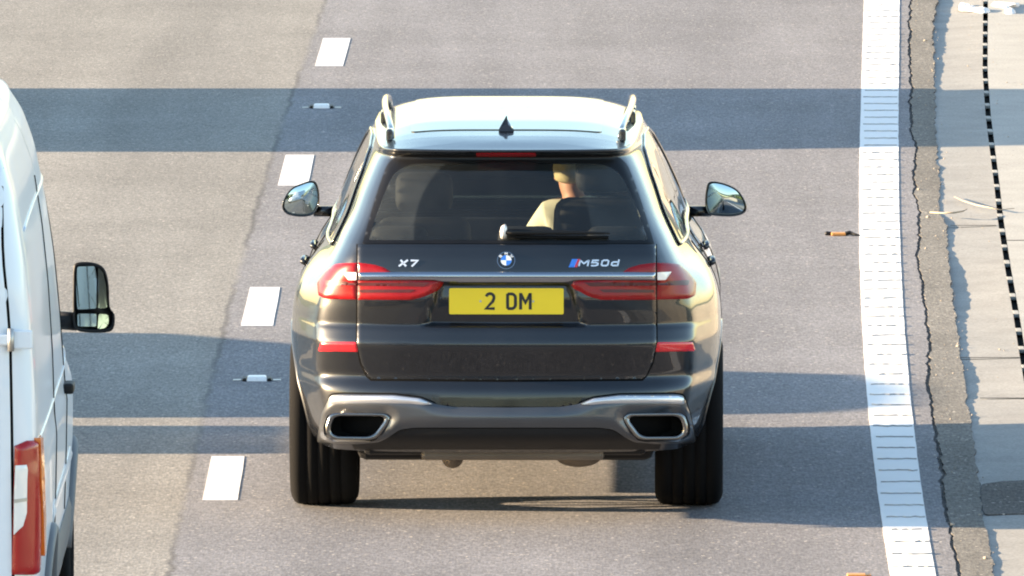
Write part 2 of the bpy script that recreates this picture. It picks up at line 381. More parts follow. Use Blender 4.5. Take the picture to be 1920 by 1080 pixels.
tag(sheet('concrete_reserve', [(slot_x(y)+SW, y) for y in ys], [(slot_x(y)+2.3, y) for y in ys], Z_CONC+.002, M['concrete2']), kind='structure')
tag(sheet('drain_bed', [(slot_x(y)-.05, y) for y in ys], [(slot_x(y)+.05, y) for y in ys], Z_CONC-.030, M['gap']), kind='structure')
# bridges of concrete between the slots
dr = empty('slot_drain', (slot_x(66), 66, Z_CONC))
tag(dr, 'long slotted drain with dark slots running down the pale concrete', 'drain')
k = 0; y = 66.0
while y < 112 and k < 60:
    xc = slot_x(y); wd = .17*(.9+.3*random.random())
    bm = bmesh.new(); add_box(bm, (xc-slot_x(66), y-66, -.010), (SW*2-.001, wd, .022), .003)
    bm_obj('drain_bar', bm, M['concrete2'], dr); y += 1.03; k += 1
# two thin transverse joints in the concrete
for c0, c1, r in ((1782,1868,424),(1880,1925,452),(1838,1925,748),(1800,1912,672)):
    a = ground(c0, r, Z_CONC); b = ground(c1, r, Z_CONC)
    tag(mesh_obj('concrete_joint', [(a.x,a.y,Z_CONC+.003),(b.x,b.y,Z_CONC+.003),(b.x,b.y+.035,Z_CONC+.003),(a.x,a.y+.035,Z_CONC+.003)], [(0,1,2,3)], M['gap'], smooth=False), kind='structure')
# asphalt trench patch crossing the concrete
pp = [ground(c, r, Z_CONC) for c, r in rnd([(1838,909),(1880,903),(1960,900),(2100,905),(2100,960),(1960,965),(1900,964),(1845,966),(1840,940)], 8, 3)]
bm = bmesh.new(); vs = [bm.verts.new((p.x, p.y, .0)) for p in pp]; f = bm.faces.new(vs)
r_ = bmesh.ops.extrude_face_region(bm, geom=[f]); 
for v in [g for g in r_['geom'] if isinstance(g, bmesh.types.BMVert)]: v.co.z -= .04
tag(bm_obj('asphalt_patch', bm, M['dark_asphalt']), kind='structure')

# ---------------------------------------------------------------- road markings
def slab(poly, z0, z1):
    """thin solid from plan polygon"""
    n = len(poly); V = [(x,y,z0) for x,y in poly]+[(x,y,z1) for x,y in poly]
    Fc = [tuple(range(n,2*n)), tuple(range(n))[::-1]] + [(i,(i+1)%n,n+(i+1)%n,n+i) for i in range(n)]
    return V, Fc
dashes = [((380,938),(446,938),(458,856),(397,856),'white lane dash nearest the camera, beside the black car rear wheel'),
          ((452,611),(512,611),(525,539),(469,539),'white lane dash just left of the black car tail lamp'),
          ((521,348),(577,348),(589,291),(536,291),'white lane dash partly behind the black car left mirror'),
          ((591,124),(643,124),(657,72),(606,72),'farthest white lane dash, beyond the upper shadow band')]
for d in dashes:
    q = [ground(*p) for p in d[:4]]; pts = []
    for i in range(4):
        a, b = q[i], q[(i+1)%4]; nseg = 3
        for s in range(nseg):
            p = a.lerp(b, s/nseg); pts.append((p.x+random.gauss(0,.0008), p.y))
    o = mesh_obj('lane_marking', *slab(pts, -.002, .0022), M['white_paint'], smooth=False)
    tag(o, d[4], 'road marking', 'broken white lane line dashes')
lpx = [(1622,-60),(1619,0),(1615,150),(1612,300),(1612,380),(1612,500),(1622,690),(1630,790),(1640,880),(1650,960),(1668,1080),(1686,1160)]
rpx = [(1687,-60),(1686,0),(1685,150),(1686,300),(1686,430),(1693,558),(1702,706),(1713,795),(1725,886),(1738,980),(1755,1080),(1770,1160)]
lP = sorted([ground(*p) for p in lpx], key=lambda p:p.y); rP = sorted([ground(*p) for p in rpx], key=lambda p:p.y)
plx = np.polyfit([p.y-88 for p in lP], [p.x for p in lP], 3); prx = np.polyfit([p.y-88 for p in rP], [p.x for p in rP], 3)
def lx(y): return float(np.polyval(plx, y-88))
def rx(y): return float(np.polyval(prx, y-88))
yy = np.arange(69.2, 109.5, .12)
el = empty('edge_line', (lx(70), 69.2, 0)); tag(el, 'solid white ribbed edge line along the right of the road', 'road marking')
ox, oy = lx(70), 69.2
gx = np.convolve(rng.normal(0,.0008,len(yy)), np.ones(3)/2, 'same'); gx2 = np.convolve(rng.normal(0,.0008,len(yy)), np.ones(3)/2, 'same')
poly = [(lx(y)+gx[i]-ox, y-oy) for i,y in enumerate(yy)] ; poly2 = [(rx(y)+gx2[i]-ox, y-oy) for i,y in enumerate(yy)]
V = []; Fc = []
for a, b in zip(poly, poly2): V += [(a[0],a[1],-.002),(a[0],a[1],.0025),(b[0],b[1],.0025),(b[0],b[1],-.002)]
for i in range(len(poly)-1):
    for k in range(3): Fc.append((4*i+k, 4*i+k+1, 4*i+k+5, 4*i+k+4))
mesh_obj('line_paint', V, Fc, M['white_paint'], el, smooth=False)
y = 69.55
while y < 108.5:
    wl = rx(y)-lx(y); f0 = random.uniform(.06,.12) ; f1 = random.uniform(.96,.99)
    n = 9; V = []; Fc = []; 
    for i in range(n):
        f = f0+(f1-f0)*i/(n-1); x = lx(y)+wl*f-ox; yb = y-oy+random.gauss(0,.010)
        V += [(x,yb,.0015),(x,yb+.004,.0082+random.gauss(0,.0004)),(x,yb+.05,.0082),(x,yb+.055,.0015)]
    for i in range(n-1):
        for k in range(3): Fc.append((4*i+k,4*i+4+k,4*i+5+k,4*i+1+k))
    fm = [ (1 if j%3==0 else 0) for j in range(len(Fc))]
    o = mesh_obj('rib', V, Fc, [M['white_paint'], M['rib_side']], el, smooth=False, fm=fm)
    y += .545
# road studs
for (c, r, lab) in ((482,713,'white road stud in the lower shadow between two lane dashes'), (603,202,'white road stud lying in the upper shadow band')):
    p = ground(c, r); t = empty('road_stud', (p.x,p.y,0)); tag(t, lab, 'road stud', 'reflective studs between the lane dashes')
    bm = bmesh.new()
    for s in (-1,1): add_box(bm, (s*.062,0,.006), (.018,.13,.020), .004)
    add_box(bm, (0,.03,.001), (.15,.14,.006), .002)
    bm_obj('casting', bm, M['black'], t)
    bm = bmesh.new(); add_box(bm, (0,-.02,.012), (.104,.10,.026), .005, taper=.85); bm_obj('reflector', bm, M['stud_white'], t)
    for s in (-1,1):
        bm = bmesh.new(); add_box(bm, (s*.100,-.01,.001), (.040,.06,.008), .002); bm_obj('lug', bm, M['steel'], t)

# ---------------------------------------------------------------- shells and conformal patches
class Surf:
    def __init__(s, V, Fc):
        s.V = [Vector(v) for v in V]; s.F = Fc; s.bvh = BVHTree.FromPolygons(s.V, Fc)
        nn = np.zeros((len(V),3)); A = np.array([tuple(v) for v in V])
        for f in Fc:
            a,b,c = A[f[0]],A[f[1]],A[f[2]]; n = np.cross(b-a,c-a)
            if len(f) == 4: n = n + np.cross(A[f[2]]-a, A[f[3]]-a)
            for i in f: nn[i] += n
        l = np.linalg.norm(nn,axis=1); l[l==0]=1; s.n = nn/l[:,None]
    def cast(s, o, d):
        h = s.bvh.ray_cast(o, d)
        if h[0] is None:
            # miss: nearest surface point to the ray where it passes closest
            t = (Vector((o.x,-1.0 if d.y>0 else o.y,o.z))-o).dot(d)/d.length_squared
            p = o + d*t; h = s.bvh.find_nearest(p)
        p, _, i, _ = h; f = s.F[i]; acc = np.zeros(3)
        for k in f: acc += s.n[k]/((s.V[k]-p).length+1e-4)
        n = Vector(acc).normalized(); return p, n
def poly_in(P, x, y):
    """vectorised point in polygon"""
    x = np.atleast_1d(x).astype(float); y = np.atleast_1d(y).astype(float); ins = np.zeros(len(x), bool); n = len(P); j = n-1
    for i in range(n):
        xi, yi, xj, yj = P[i][0],P[i][1],P[j][0],P[j][1]
        c = ((yi>y)!=(yj>y)) & (x < (xj-xi)*(y-yi)/((yj-yi) if yj!=yi else 1e-12)+xi); ins ^= c; j = i
    return ins
def poly_dist(P, x, y):
    P = np.array(P, float); Q = np.roll(P,-1,0); d = np.full(len(x), 1e9)
    for a, b in zip(P, Q):
        ab = b-a; L2 = max(ab@ab, 1e-12); t = np.clip(((x-a[0])*ab[0]+(y-a[1])*ab[1])/L2, 0, 1)
        d = np.minimum(d, np.hypot(x-a[0]-t*ab[0], y-a[1]-t*ab[1]))
    return d
def resample(P, sp):
    P = np.array(P, float); out = []
    for a, b in zip(P, np.roll(P,-1,0)):
        n = max(1, int(round(np.linalg.norm(b-a)/sp)))
        for k in range(n): out.append(a+(b-a)*k/n)
    return np.array(out)
def patch(name, outer, mapper, unit, m, parent, off=.003, pil=(0,1), holes=(), sp=6, back=.006, lin=False):
    loops = [resample(outer, sp)] + [resample(h, sp) for h in holes]
    pts = []; edges = []
    for lp in loops:
        b = len(pts); n = len(lp); pts += [tuple(p) for p in lp]; edges += [(b+i, b+(i+1)%n) for i in range(n)]
    o = loops[0]; x0,y0 = o.min(0); x1,y1 = o.max(0)
    gx_, gy_ = np.meshgrid(np.arange(x0, x1, sp), np.arange(y0, y1, sp*.87)); gx_ = gx_ + (np.arange(gx_.shape[0])%2)[:,None]*sp*.5
    gx_, gy_ = gx_.ravel(), gy_.ravel(); ok = poly_in(outer, gx_, gy_)
    dd = poly_dist(outer, gx_, gy_)
    for h in holes: ok &= ~poly_in(h, gx_, gy_); dd = np.minimum(dd, poly_dist(h, gx_, gy_))
    ok &= dd > sp*.45
    pts += [(float(a), float(b)) for a, b in zip(gx_[ok], gy_[ok])]
    vs, es, fs, *_ = geometry.delaunay_2d_cdt([Vector(p) for p in pts], edges, [], 0, 1e-6)
    vs = np.array([tuple(v) for v in vs]); fs = [f for f in fs]
    cen = np.array([vs[list(f)].mean(0) for f in fs]); keep = poly_in(outer, cen[:,0], cen[:,1])
    for h in holes: keep &= ~poly_in(h, cen[:,0], cen[:,1])
    fs = [f for f, k in zip(fs, keep) if k]
    used = sorted({i for f in fs for i in f}); re = {u:i for i,u in enumerate(used)}; vs = vs[used]; fs = [tuple(re[i] for i in f) for f in fs]
    d = poly_dist(outer, vs[:,0], vs[:,1])
    for h in holes: d = np.minimum(d, poly_dist(h, vs[:,0], vs[:,1]))
    q = np.clip(d*unit/pil[1], 0, 1); of = off + pil[0]*(np.sqrt(np.maximum(0, 1-(1-q)**2)) if not lin else np.sin(q*math.pi/2)**1.0)
    V = []; NN = []
    for (u, v), k in zip(vs, of):
        p, n = mapper(u, v); V.append(p+n*float(k)); NN.append(n)
    f0 = []
    for f in fs:
        a,b,c = (V[i] for i in f)
        if (b-a).cross(c-a).dot(NN[f[0]]) < 0: f = f[::-1]
        f0.append(f)
    cnt = {}
    for f in f0:
        for i in range(3): cnt[(f[i],f[(i+1)%3])] = 1
    bd = [(a,b) for a,b in cnt if (b,a) not in cnt]
    FF = list(f0); dup = {}
    for a, b in bd:
        for i in (a,b):
            if i not in dup:
                dup[i] = len(V); V.append(V[i]); V.append(V[i]-NN[i]*float(of[i]+back))
        FF.append((dup[b], dup[a], dup[a]+1, dup[b]+1))
    return mesh_obj(name, V, FF, m, parent)

def gsmooth(z, v, sig):
    d = z[1]-z[0]; r = int(3*sig/d)+1; k = np.exp(-.5*(np.arange(-r,r+1)*d/sig)**2); k /= k.sum()
    return np.convolve(np.pad(v, r, mode='edge'), k, 'valid')
def build_shell(zk, yrk, wk, yfk, z0, z1, dz, rear, front, lr, lf, dome, nring=22, mod=None, sig=.007, k=7, passes=3, dpow=2.4):
    """stack of plan outlines: rear (fx, dy from yr), front (fx, dy from yf), closed on top by a dome"""
    zf = np.arange(z0, z1+dz/2, dz)
    yr = gsmooth(zf, np.interp(zf, *zip(*yrk)), sig); wd = gsmooth(zf, np.interp(zf, *zip(*wk)), .02); yf = gsmooth(zf, np.interp(zf, *zip(*yfk)), .012)
    rows = []
    for z, a, w_, b in zip(zf, yr, wd, yf):
        rr_ = rear(z) if callable(rear) else rear; R = [(fx*w_, a+dy) for fx, dy in rr_]; ff_ = front(z) if callable(front) else front; Fr = [(fx*w_, b-dy) for fx, dy in ff_[::-1]]
        s0, s1 = R[-1], Fr[0]; mid = [(s0[0]+(s1[0]-s0[0])*t, s0[1]+(s1[1]-s0[1])*t) for t in (.33,.66)]
        P = crom(R+mid+Fr, k)
        for _ in range(passes): P[1:-1] = .25*P[:-2]+.5*P[1:-1]+.25*P[2:]
        P[0,0] = 0; P[-1,0] = 0
        full = np.vstack([P, P[-2:0:-1]*[-1,1]])
        X, Y = full[:,0], full[:,1]
        if mod is not None: X, Y = mod(X, Y, z, a)
        rows.append(np.c_[X, Y, np.full(len(X), z)])
    top = rows[-1]
    for i in range(1, nring+1):
        s = (i/nring)**1.4 if i < nring else .999
        X = top[:,0]*(1-s); Y = top[:,1]*(1-s*.0) ; ymid = np.clip(top[:,1], top[:,1].min()+.25, top[:,1].max()-.25)
        Y = top[:,1]*(1-s)+ymid*s
        zz = z1 + (dome(Y)-z1)*(1-(1-s)**(dpow(top[:,1]) if callable(dpow) else dpow))
        rows.append(np.c_[X, Y, zz])
    n = len(top); V = np.vstack(rows); Fc = []
    for j in range(len(rows)-1):
        for i in range(n): Fc.append((j*n+i, j*n+(i+1)%n, (j+1)*n+(i+1)%n, (j+1)*n+i))
    return V, Fc
def orient(V, Fc):
    """make faces point outward (test on one side face)"""
    f = Fc[len(Fc)//3]; a,b,c = (Vector(V[i]) for i in f[:3]); n = (b-a).cross(c-a); cen = Vector(V.mean(0))
    return Fc if n.dot(a-cen) > 0 else [tuple(reversed(f)) for f in Fc]

def wheel(parent, x, y, r, wd, side, rim_r, spokes=10, name='wheel', tread=True, n=64, off=(0,0,0)):
    e = empty(name, (x, y, r), 0, parent)
    h = wd/2; prof = [(-h*.80,rim_r),(-h*.97,rim_r+.02),(-h,rim_r+(r-rim_r)*.5),(-h*.97,r-.035),(-h*.88,r-.012),(-h*.78,r-.003)]
    if tread:
        for g in (-.5,-.17,.17,.5):
            prof += [(h*g-.006,r),(h*g-.004,r-.004),(h*g+.004,r-.004),(h*g+.006,r)]
    prof += [(h*.78,r-.003),(h*.88,r-.012),(h*.97,r-.035),(h,rim_r+(r-rim_r)*.5),(h*.97,rim_r+.02),(h*.80,rim_r)]
    V, Fc = lathe(prof, n); o = mesh_obj('tyre', V, Fc, M['rubber'], e)
    parts = [lathe([(-h*.80,rim_r+.002),(-h*.72,rim_r-.02),(h*.72,rim_r-.02),(h*.80,rim_r+.002)], n)]
    parts.append(lathe([(side*h*.55,.0),(side*h*.6,.07),(side*h*.4,.085),(-side*h*.2,.085),(-side*h*.2,0.0)], 24))
    for i in range(spokes):
        a = 2*math.pi*i/spokes; ca, sa = math.cos(a), math.sin(a)
        v = [];
        for rr, ax, hw in ((.06,side*h*.5,.022),(rim_r-.015,side*h*.68,.014)):
            for dd in (-hw,hw):
                for ax2 in (ax, ax-side*.03): v.append((ax2, rr*ca-dd*sa, rr*sa+dd*ca))
        parts.append((v, [(0,2,6,4),(1,5,7,3),(0,4,5,1),(2,3,7,6),(0,1,3,2),(4,6,7,5)]))
    V, Fc = merge(parts); mesh_obj('rim', V, Fc, M['steel'], e, smooth=False)
    return e

# strokes for lettering: (list of polylines) in a unit box, width in the same units
def strokes(lines, wd, sx, sy, shear=0.0, depth=.001):
    parts = []
    for ln in lines:
        P = [np.array((x*sx+shear*y*sy, y*sy)) for x, y in ln]; m = len(P)
        Lf, Rt = [], []
        for i in range(m):
            ds = []
            if i > 0: ds.append((P[i]-P[i-1])/np.linalg.norm(P[i]-P[i-1]))
            if i < m-1: ds.append((P[i+1]-P[i])/np.linalg.norm(P[i+1]-P[i]))
            t = sum(ds); t = t/np.linalg.norm(t); nn = np.array((-t[1],t[0]))
            k = 1/max(.6, abs(nn@np.array((-ds[0][1],ds[0][0])))); p = P[i]
            if i == 0: p = p-ds[0]*0; 
            Lf.append(p+nn*wd/2*k); Rt.append(p-nn*wd/2*k)
        V = [(*a, 0) for a in Lf]+[(*a, 0) for a in Rt]+[(*a, depth) for a in Lf]+[(*a, depth) for a in Rt]
        Fc = []
        for i in range(m-1):
            Fc += [(2*m+i,3*m+i,3*m+i+1,2*m+i+1),(i,i+1,2*m+i+1,2*m+i),(m+i+1,m+i,3*m+i,3*m+i+1)]
        Fc += [(0,2*m,3*m,m),(m-1,2*m-1,4*m-1,3*m-1)]
        parts.append((V, Fc))
    return merge(parts)
def arc(cx, cy, rx_, ry_, a0, a1, n=8): return [(cx+rx_*math.cos(math.radians(a0+(a1-a0)*i/n)), cy+ry_*math.sin(math.radians(a0+(a1-a0)*i/n))) for i in range(n+1)]
GL = {
 '2': [arc(.5,.72,.38,.24,165,-25,10)+[(.75,.48),(.12,.06),(.95,.06)]],
 'D': [[(.12,.05),(.12,.95)], [(.12,.94),(.5,.94)]+arc(.5,.70,.38,.24,75,0,4)+arc(.5,.30,.38,.24,0,-75,4)+[(.5,.06),(.12,.06)]],
 'M': [[(.06,0),(.06,1)], [(.06,.96),(.5,.42),(.94,.96)], [(.94,1),(.94,0)]],
 'X': [[(.02,0),(.98,1)], [(.02,1),(.98,0)]],
 '7': [[(.02,.93),(.95,.93),(.40,0)]],
 '5': [[(.92,.93),(.16,.93),(.10,.56),(.60,.58),(.90,.42),(.90,.20),(.60,.06),(.06,.07)]],
 '0': [[(.10,.5),(.10,.80),(.28,.94),(.72,.94),(.90,.80),(.90,.20),(.72,.06),(.28,.06),(.10,.20),(.10,.5)]],
 'd': [[(.90,0),(.90,1.0)], [(.90,.60),(.30,.62),(.10,.48),(.10,.18),(.30,.06),(.90,.07)]],
 'B': [[(.15,0),(.15,1)], [(.15,.94),(.7,.94),(.8,.75),(.7,.53),(.15,.53)], [(.7,.53),(.88,.3),(.75,.06),(.15,.06)]],
 'W': [[(.0,1),(.25,.05),(.5,.8),(.75,.05),(1,1)]],
}

# ---------------------------------------------------------------- the black car
CX = -9.5/F*73.83; CY = depthY(73.83); CR = -.010
car = empty('black_suv', (CX, CY, 0), CR)
tag(car, 'large glossy black seven seat car seen from behind, yellow plate 2 DM', 'car')
Mi = (Matrix.Translation((CX,CY,0)) @ Matrix.Rotation(CR,4,'Z')).inverted(); Mr = Mi.to_3x3(); OC = Mi @ C0
def car_px(P):
    """local points -> photograph pixels"""
    P = np.asarray(P, float); c, s = math.cos(CR), math.sin(CR)
    X = P[:,0]*c-P[:,1]*s+CX; Y = P[:,0]*s+P[:,1]*c+CY; Z = P[:,2]-CH
    d = Y*CT-Z*ST; return 960+F*X/d, 540+F*(-Z*CT-Y*ST)/d
REAR_UP = [(0,0),(.15,.003),(.3,.008),(.45,.017),(.58,.029),(.70,.047),(.795,.068),(.838,.104),(.868,.150),(.893,.210),(.913,.30),(.932,.43),(.951,.65),(.968,.95),(.982,1.35)]
REAR_LOW = [(0,0),(.15,.003),(.3,.010),(.45,.024),(.57,.044),(.68,.074),(.76,.106),(.825,.146),(.862,.185),(.882,.235),(.903,.31),(.932,.42),(.966,.56),(.990,.72),(1.0,1.0)]
def REAR(z):
    t = min(1, max(0, (z-1.02)/.22)); t = t*t*(3-2*t)
    return [(a[0]+(b[0]-a[0])*t, a[1]+(b[1]-a[1])*t) for a, b in zip(REAR_LOW, REAR_UP)]
FRONT_LOW = [(0,0),(.3,.015),(.55,.06),(.75,.16),(.88,.33),(.95,.6),(.985,.9),(1.0,1.2)]
FRONT_UP = [(0,0),(.3,.010),(.6,.035),(.82,.08),(.93,.14),(.975,.23),(.992,.42),(1.0,.75)]
def FRONT(z):
    t = min(1, max(0, (z-1.02)/.14)); t = t*t*(3-2*t)
    return [(a[0]+(b[0]-a[0])*t, a[1]+(b[1]-a[1])*t) for a, b in zip(FRONT_LOW, FRONT_UP)]
zk_yr = [(.33,-.93),(.36,-.99),(.395,-1.055),(.42,-1.084),(.46,-1.092),(.50,-1.092),(.60,-1.084),(.625,-1.081),(.645,-1.069),(.670,-1.044),(.680,-1.037),(.70,-1.040),(.825,-1.082),(.840,-1.085),(.905,-1.058),(.913,-1.045),(.93,-1.047),(1.00,-1.056),(1.045,-1.060),(1.10,-1.052),(1.155,-1.048),(1.17,-1.046),(1.23,-1.026),(1.29,-.997),(1.305,-.985),(1.62,-.775),(1.675,-.742),(1.684,-.755),(1.689,-.830),(1.695,-.845),(1.706,-.832)]
zk_w = [(.33,.905),(.37,.918),(.50,.945),(.62,.975),(.72,.988),(.84,.992),(.93,.972),(1.0,.946),(1.08,.910),(1.13,.880),(1.18,.850),(1.24,.825),(1.30,.805),(1.40,.765),(1.48,.733),(1.56,.697),(1.62,.668),(1.66,.646),(1.706,.622)]
zk_yf = [(.33,3.75),(.5,3.95),(.8,4.02),(.95,3.97),(1.03,3.75),(1.08,3.30),(1.13,2.75),(1.16,2.62),(1.66,1.78),(1.706,1.70)]
def smst(x): x = np.clip(x,0,1); return x*x*(3-2*x)
def car_mod(X, Y, z, yr):
    rearm = (Y < yr+.12)
    hw = np.interp(z, [.915,1.12], [.372,.292])
    m = smst((hw-np.abs(X))/.022)*smst((z-.913)/.012)*smst((1.125-z)/.012)*rearm
    Y = Y + .036*m
    hn = smst((1.5-Y)/1.6)*smst((z-.80)/.30)*smst((1.42-z)/.32)
    X = X*(1+.045*hn)
    # bumper sides: sculpted vertical edge where the bumper corner turns to the wheel arch
    return X, Y
V, Fc = build_shell(None, zk_yr, zk_w, zk_yf, .33, 1.706, .0115, REAR, FRONT, 0, 0, lambda Y: np.interp(Y, [-.85,-.5,0,.8,1.2,1.7], [1.715,1.748,1.776,1.797,1.797,1.765]), mod=car_mod, dpow=lambda Y: 2.3+2.3*np.clip((Y+.78)/.45,0,1))
Fc = orient(V, Fc); S = Surf(V, Fc)
def rear_map(c, r):
    d = Mr @ ray_dir(c, r); return S.cast(OC, d.normalized())
def side_map(sd_):
    def f(y, z): return S.cast(Vector((sd_*3, y, z)), Vector((-sd_,0,0)))
    return f
def front_map(x, z): return S.cast(Vector((x, 6, z)), Vector((0,-1,0)))
U = .00245
def mir(P): return [(1900.6-x, y) for x, y in P]
win_out = rnd([(680,457),(704,372),(727,306),(752,288.5),(845,285),(950,284),(1055,285),(1150,288.5),(1175,306),(1200,372),(1226,457)], [3,40,26,20,30,30,30,20,26,40,3])
win_in = rnd([(691,451),(712,385),(738,325),(770,308),(950,305),(1132,308),(1163,325),(1192,385),(1215,451)], [6,30,20,16,40,16,20,30,6])
side_out = rnd([(-.52,1.245),(-.40,1.42),(-.20,1.565),(.10,1.645),(.6,1.668),(1.10,1.662),(1.38,1.615),(1.72,1.47),(2.22,1.235),(2.15,1.215),(.6,1.222)], .06)
panes = [rnd([(-.45,1.255),(-.33,1.41),(-.14,1.55),(.02,1.60),(.10,1.25)], .03), rnd([(.16,1.25),(.10,1.615),(.5,1.640),(.95,1.642),(.98,1.25)], .03), rnd([(1.08,1.25),(1.05,1.640),(1.15,1.632),(1.35,1.592),(1.68,1.45),(2.10,1.25)], .03)]
ws_out = rnd([(-.75,1.20),(-.57,1.655),(.57,1.655),(.75,1.20)], .05); ws_in = rnd([(-.70,1.22),(-.54,1.635),(.54,1.635),(.70,1.22)], .05)
exh_o = rnd([(610,800),(617,778),(629,774),(724,775),(734,783),(728,796),(706,822),(692,825),(626,824),(611,814)], 4)
exh_i = rnd([(621,799),(626,784),(636,780.5),(716,781),(722,786),(702,813),(690,818),(632,817.5),(621,811)], 4)
# shell with its openings
pxs, pys = car_px(V); hole = np.zeros(len(V), bool)
backv = V[:,1] < -.5
hole |= backv & poly_in(rnd([(684,454),(706,378),(731,315),(760,298),(950,295),(1142,298),(1170,315),(1196,378),(1222,454)],10), pxs, pys)
holep = hole.copy()
for pn in panes: holep |= poly_in(pn, V[:,1], V[:,2]) & (np.abs(V[:,0]) > .5) & (V[:,1] > -.6)
holep |= poly_in(ws_out, V[:,0], V[:,2]) & (V[:,1] > 1.5)
exh_cut = rnd([(617,798),(622,782),(636,777),(712,778),(725,786),(703,818),(630,819),(617,812)],6)
for E_ in (exh_cut, mir(exh_cut)): holep |= backv & poly_in(E_, pxs, pys)
RA = .455
for yc in (0, 3.105): holep |= (np.abs(V[:,0]) > .62) & (np.hypot(V[:,1]-yc, V[:,2]-.395) < RA)
keepF = [f for f in Fc if sum(bool(holep[i]) for i in f) < 3]
us = sorted({i for f in keepF for i in f}); rm = {u:i for i,u in enumerate(us)}
mesh_obj('body', V[us], [tuple(rm[i] for i in f) for f in keepF], M['paint'], car)
def P_(name, poly, m, parent=car, **kw): return patch(name, poly, rear_map, U, m, parent, **kw)
# wheel arch lips
for sd_ in (-1,1):
    for yc in (0, 3.105):
        pts = []
        for i in range(25):
            a = math.radians(-4+188*i/24); y, z = yc+(RA+.006)*math.cos(a), .395+(RA+.006)*math.sin(a)
            p, n = side_map(sd_)(y, max(z,.345)); p = Vector((p.x,y,max(z,.335))); pts.append(p)
        Vt, Ft = tube([p-Vector((sd_*.004,0,0)) for p in pts], .009, 8); mesh_obj('arch_lip', Vt, Ft, M['paint'], car)
# rear screen
P_('rear_window_frame', win_out, M['frit'], off=.003, holes=[win_in], sp=5)
P_('rear_window', win_in, M['rear_glass'], off=.0035, sp=8, back=.001)
P_('high_brake_light', rnd([(893,286.5),(1005,286.5),(1005,291.5),(893,291.5)],2), M['red'], off=.006, sp=4)
# tailgate
tg = [(671.5,459),(1228.5,459),(1229.5,560),(1230,646),(1222,680),(1211,704),(1203,711),(950,713),(697,711),(689,704),(678,680),(670.5,646),(671,560)]
tgu = [(668.5,458),(1231.5,458),(1232.5,560),(1233,647),(1225,682),(1213,706),(1205,714),(950,716),(695,714),(686,706),(675,682),(667.5,647),(668,560)]
P_('tailgate_seal', tgu, M['gap'], off=.0015, sp=9)
tail = P_('tailgate', tg, M['paint'], off=.0045, pil=(.004,.012), sp=4.5)
# lamps
lampL_body = rnd([(629,496),(645,494),(669.5,493),(669.5,561.5),(611,560.5),(598,554),(596,530),(611,511)], [3,4,1,1,5,4,4,5])
lampL_gate = rnd([(672.5,493),(700,496),(721,502),(735,511),(756,521),(832,527),(824,541),(799,556),(773,562.5),(672.5,562)], [1,6,6,6,6,2,6,8,8,1])
dark_in = rnd([(673,529),(806,529.5),(795,537),(673,535)], 1)
strip_in = rnd([(676,543),(778,543),(770,548.5),(676,548.5)], 2)
red_hi = rnd([(607,533),(668,533),(668,557),(616,557),(608,548)], 3)
lens = rnd([(645,510.5),(669.5,510.5),(669.5,524.5),(655,524.5)], 1.5)
for i, fl in enumerate((lambda p: p, mir)):
    lb = P_('tail_lamp', fl(lampL_body), M['red'], off=.004, pil=(.006,.02), sp=4)
    P_('lens_recess', fl(rnd([(612,527),(650,527),(656,530),(669,530),(669,534),(614,536)],1)), M['dark_red'], lb, off=.0115, sp=4)
    P_('clear_lens', fl(lens), M['clear_lens'], lb, off=.0125, sp=4)
    lg = P_('tailgate_lamp', fl(lampL_gate), M['red'], tail, off=.008, pil=(.006,.02), sp=4)
    P_('lens_recess', fl(dark_in), M['dark_red'], lg, off=.0160, sp=4)
    P_('lens_strip', fl(strip_in), M['dark_red'], lg, off=.0160, sp=4)
    P_('bumper_reflector', fl(rnd([(602,641.5),(668,641.5),(672,659.5),(597,658)], 3)), M['reflector'], off=.002, pil=(.004,.008), sp=3)
P_('chrome_strip', rnd([(674,510.5),(1227,510.5),(1227,525.5),(674,525.5)], 2), M['chrome'], tail, off=.017, pil=(.011,.018), sp=3)
# handle recess below the strip
P_('handle_recess', rnd([(840,527.5),(1062,527.5),(1060,537),(842,537)],3), M['gap'], tail, off=.002, sp=4)
# number plate: flat, upright in its recess
def plane_frame(c, r, n=None, y=None):
    if y is None: p, nn = rear_map(c, r)
    else:
        d = Mr @ ray_dir(c, r); t = (y-OC.y)/d.y; p = OC+d*t; nn = None
    n = n or nn; n = n.normalized(); right = Vector((0,0,1)).cross(n).normalized()*1.0
    if right.x < 0: right = -right
    up = n.cross(right); up = up if up.z > 0 else -up
    return p, right, up, n
def place(Vs, fr, off=0.0): p, r, u, n = fr; return [p+r*v[0]+u*v[1]+n*(v[2]+off) for v in Vs]
pf = plane_frame(949.5, 564.5, Vector((0,-1,.03)))
pf = (pf[0]+Vector((0,-.008,0)),)+pf[1:]
def rbox(wd, ht, r, d, n=4):
    q = rnd([(-wd/2,-ht/2),(wd/2,-ht/2),(wd/2,ht/2),(-wd/2,ht/2)], r, n); return slab(q, -.006, d)
Vp, Fp = rbox(.522,.119,.008,.003); pl = mesh_obj('number_plate', place(Vp, pf), Fp, M['plate'], tail, smooth=False)
for ch, x in (('2',-.098),('D',.0),('M',.062)):
    v, f = strokes(GL[ch], .0135, .047 if ch != 'M' else .050, .076, 0, .0012)
    mesh_obj('plate_character', place([(a+x, b-.038, c) for a,b,c in v], pf, .0032), f, M['plate_ink'], pl, smooth=False)
for sx_ in (-.118,.122):
    Vp, Fp = slab(arc(sx_,0,.005,.005,0,330,11), 0, .002); mesh_obj('plate_screw', place(Vp, pf, .003), Fp, M['steel'], pl, smooth=False)
